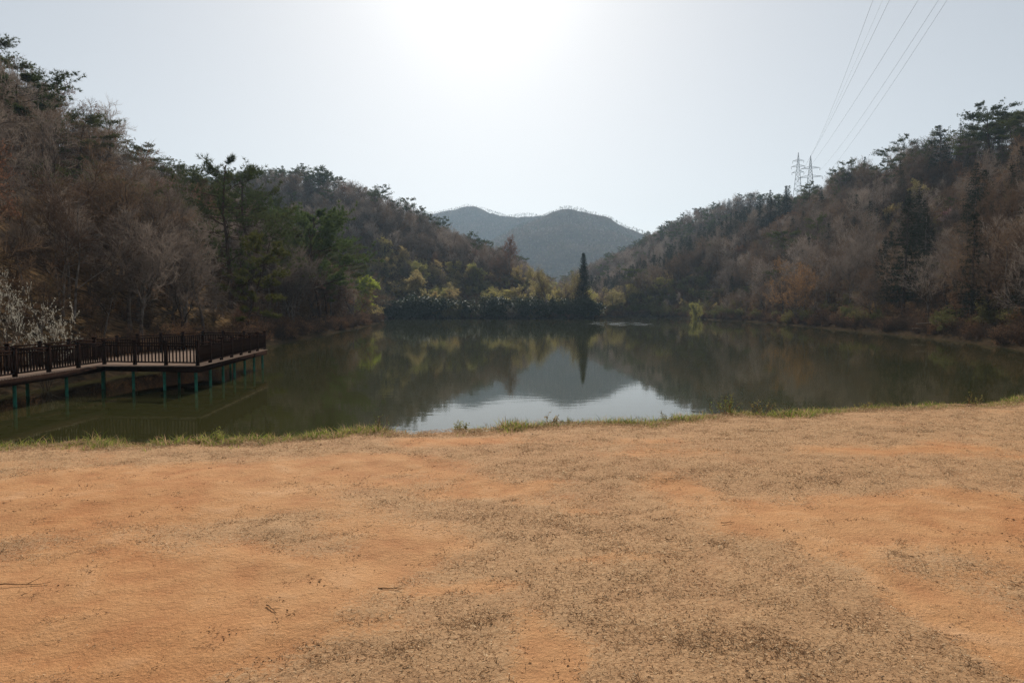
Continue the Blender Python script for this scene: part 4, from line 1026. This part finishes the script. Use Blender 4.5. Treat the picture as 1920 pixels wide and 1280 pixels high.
Xe = rr.uniform(-17, 26, n); den = fbm(Xe / 1.1, Xe * 0, 91); EN = edge_y(Xe) + (fbm(Xe / 1.3, Xe * 0, 4) - 0.5) * 0.8; Ye = EN + rr.normal(-.02, .2, n)
ok = rr.uniform(0, 1, n) < np.clip((den - .22) * 1.8, .12, 1) * np.where((Xe > -0.95) & (Xe < -0.15), .25, 1)
Xe, Ye, den, EN = Xe[ok], Ye[ok], den[ok], EN[ok]
off = np.clip(Ye - EN, 0, 2)
scatter('edge_grass', np.stack([Xe, Ye, soil_z(Xe, Ye) - .05 - .5 * off], -1), rr.uniform(0, 6.28, len(Xe)), rr.uniform(.35, 1.0, len(Xe)) * (.55 + den), rr.integers(0, 4, len(Xe)), edge_k, 'green and straw-coloured grass fringe along the edge of the bank')

deb = []
for i in range(4):
    r = np.random.default_rng(560 + i); m = MB()
    for q in range(5):
        P, RR = limb(r, np.array([r.normal(0, .05), r.normal(0, .05), .003]), nrm(np.array([r.normal(), r.normal(), .05])), r.uniform(.012, .04), r.uniform(.0012, .0024), 2, .2, 0); m.tube(P, RR, 3)
    m.quads(leaves(r, np.stack([r.normal(0, .06, 5), r.normal(0, .06, 5), np.full(5, .005)], -1), .008, .8)); deb.append(bpy.data.objects.new('bits', m.mesh('bits', M['debris'])))
n = 2600
Yd = 2.2 + 9.5 * rr.uniform(0, 1, n) ** 0.8; Xd = rr.uniform(-1, 1, n) * (Yd * .85 + .6); ok = (Yd < edge_y(Xd) - .05) & (rr.uniform(0, 1, n) < np.clip((fbm(Xd / .35, Yd / .25, 44) - .42) * 5, .05, 1)); Xd, Yd = Xd[ok], Yd[ok]
scatter('litter', np.stack([Xd, Yd, soil_z(Xd, Yd)], -1), rr.uniform(0, 6.28, len(Xd)), rr.uniform(.4, 1.1, len(Xd)), rr.integers(0, 4, len(Xd)), deb, 'dark bits of dead stalk and leaf strewn over the soil')

def weed(seed, h, stems, leafy):
    r = np.random.default_rng(seed); S, Lf = MB(), MB(); C = []
    for s in range(stems):
        P, RR = limb(r, np.array([r.normal(0, .06), r.normal(0, .04), -.03]), nrm(np.array([r.normal(0, .45), r.normal(0, .35), 1])), h * r.uniform(.5, 1), .004, 6, .18, -.02)
        S.tube(P, RR, 4)
        for j in range(5):
            p, d = along(P, r.uniform(.25, .98)); P2, R2 = limb(r, p, nrm(d + r.normal(0, .7, 3)), h * r.uniform(.1, .3), .0025, 2, .2, 0); S.tube(P2, R2, 3)
            for u in r.uniform(.2, 1, leafy): C.append(along(P2, min(u, .99))[0] + r.normal(0, .012, 3))
        for u in r.uniform(.2, 1, leafy): C.append(along(P, min(u, .99))[0] + r.normal(0, .015, 3))
    Lf.quads(leaves(r, np.array(C), .012)); return S, Lf
WD = [(1350, 772, .42, 12, 4, 'brown-stemmed weed clump, the bushiest on the bank, in front of the reflected right slope'), (1400, 770, .36, 8, 3, 'tangled dry weed clump right beside the bushiest weed clump'), (1240, 782, .24, 8, 5, 'low leafy green weed at the right corner of the white reflection'),
      (870, 800, .2, 8, 6, 'leafy green weed at the left corner of the white reflection'), (1030, 794, .26, 9, 3, 'straggling reddish weed in the middle of the white reflection'), (1070, 792, .2, 7, 4, 'small straggling weed just right of the reddish one'),
      (720, 804, .3, 7, 1, 'wispy dry weed standing in front of the left edge of the white reflection'), (1800, 756, .3, 5, 3, 'thin upright weed near the right end of the bank'), (1610, 765, .22, 5, 3, 'small weed on the bank between the bushiest clump and the thin upright one'), (430, 816, .25, 6, 6, 'bright green tuft of weed on the bank near the deck')]
for i, (px, py, h, st, lf, lab) in enumerate(WD):
    p = on_z(px, py, GZ - .03); S, Lf = weed(700 + i, h, st, lf)
    e = empty('weed_plant', (p[0], float(edge_y(p[0]) + (fbm(np.array([p[0] / 1.3]), np.array([0.0]), 4)[0] - .5) * .8) - .02, GZ - .05)); link('stems', S.mesh('stems', M['weed_stem']), e); link('leaves', Lf.mesh('leaves', M['weed']), e)
    tag(e, lab, 'weed', 'weeds along the bank')
TW = [(1365, 986, .12, .3, 'dark stick at the left tip of the bare patch on the right of the ground'), (45, 1098, .3, 0.1, 'thin dark twig on the bare soil at the left edge of the ground'), (515, 1140, .14, -.6, 'short forked twig on the bare soil left of the dark turf strip'), (735, 1103, .16, .0, 'thin twig lying beside the small bare patch in the middle of the ground'), (1255, 1018, .05, .2, 'tiny dark stick in the turf in the middle of the ground')]
for i, (px, py, L_, rz, lab) in enumerate(TW):
    p = on_z(px, py, GZ); r = np.random.default_rng(800 + i); m = MB()
    P, RR = limb(r, np.array([-L_ / 2, 0, .006]), np.array([1.0, 0, 0]), L_, .004, 5, .12, 0); P[:, 2] = .006 + np.abs(r.normal(0, .004, 6)); m.tube(P, RR, 5, cap=True)
    P2, R2 = limb(r, P[3], nrm(np.array([.7, .6, .1])), L_ * .3, .0025, 2, .1, 0); m.tube(P2, R2, 4)
    o = link('twig', m.mesh('twig', M['weed_stem']), None, (p[0], p[1], float(soil_z(p[0], p[1])))); o.rotation_euler.z = rz; tag(o, lab, 'twig', 'twigs on the ground')

# ------------------------------------------------------------------ haze
hz = bpy.data.materials.new('haze'); hz.use_nodes = True
N = hz.node_tree.nodes; N.clear(); o_ = N.new('ShaderNodeOutputMaterial'); v_ = N.new('ShaderNodeVolumePrincipled')
v_.inputs['Color'].default_value = (0.58, 0.80, 1.0, 1); v_.inputs['Density'].default_value = 0.00017; v_.inputs['Anisotropy'].default_value = 0.2
hz.node_tree.links.new(v_.outputs[0], o_.inputs['Volume'])
m = MB(); m.box((110, 1180, 158), (2100, 2700, 330))
hz_o = link('haze', m.mesh('haze', hz)); tag(hz_o, 'thin pale haze filling the valley', None, None, 'stuff')
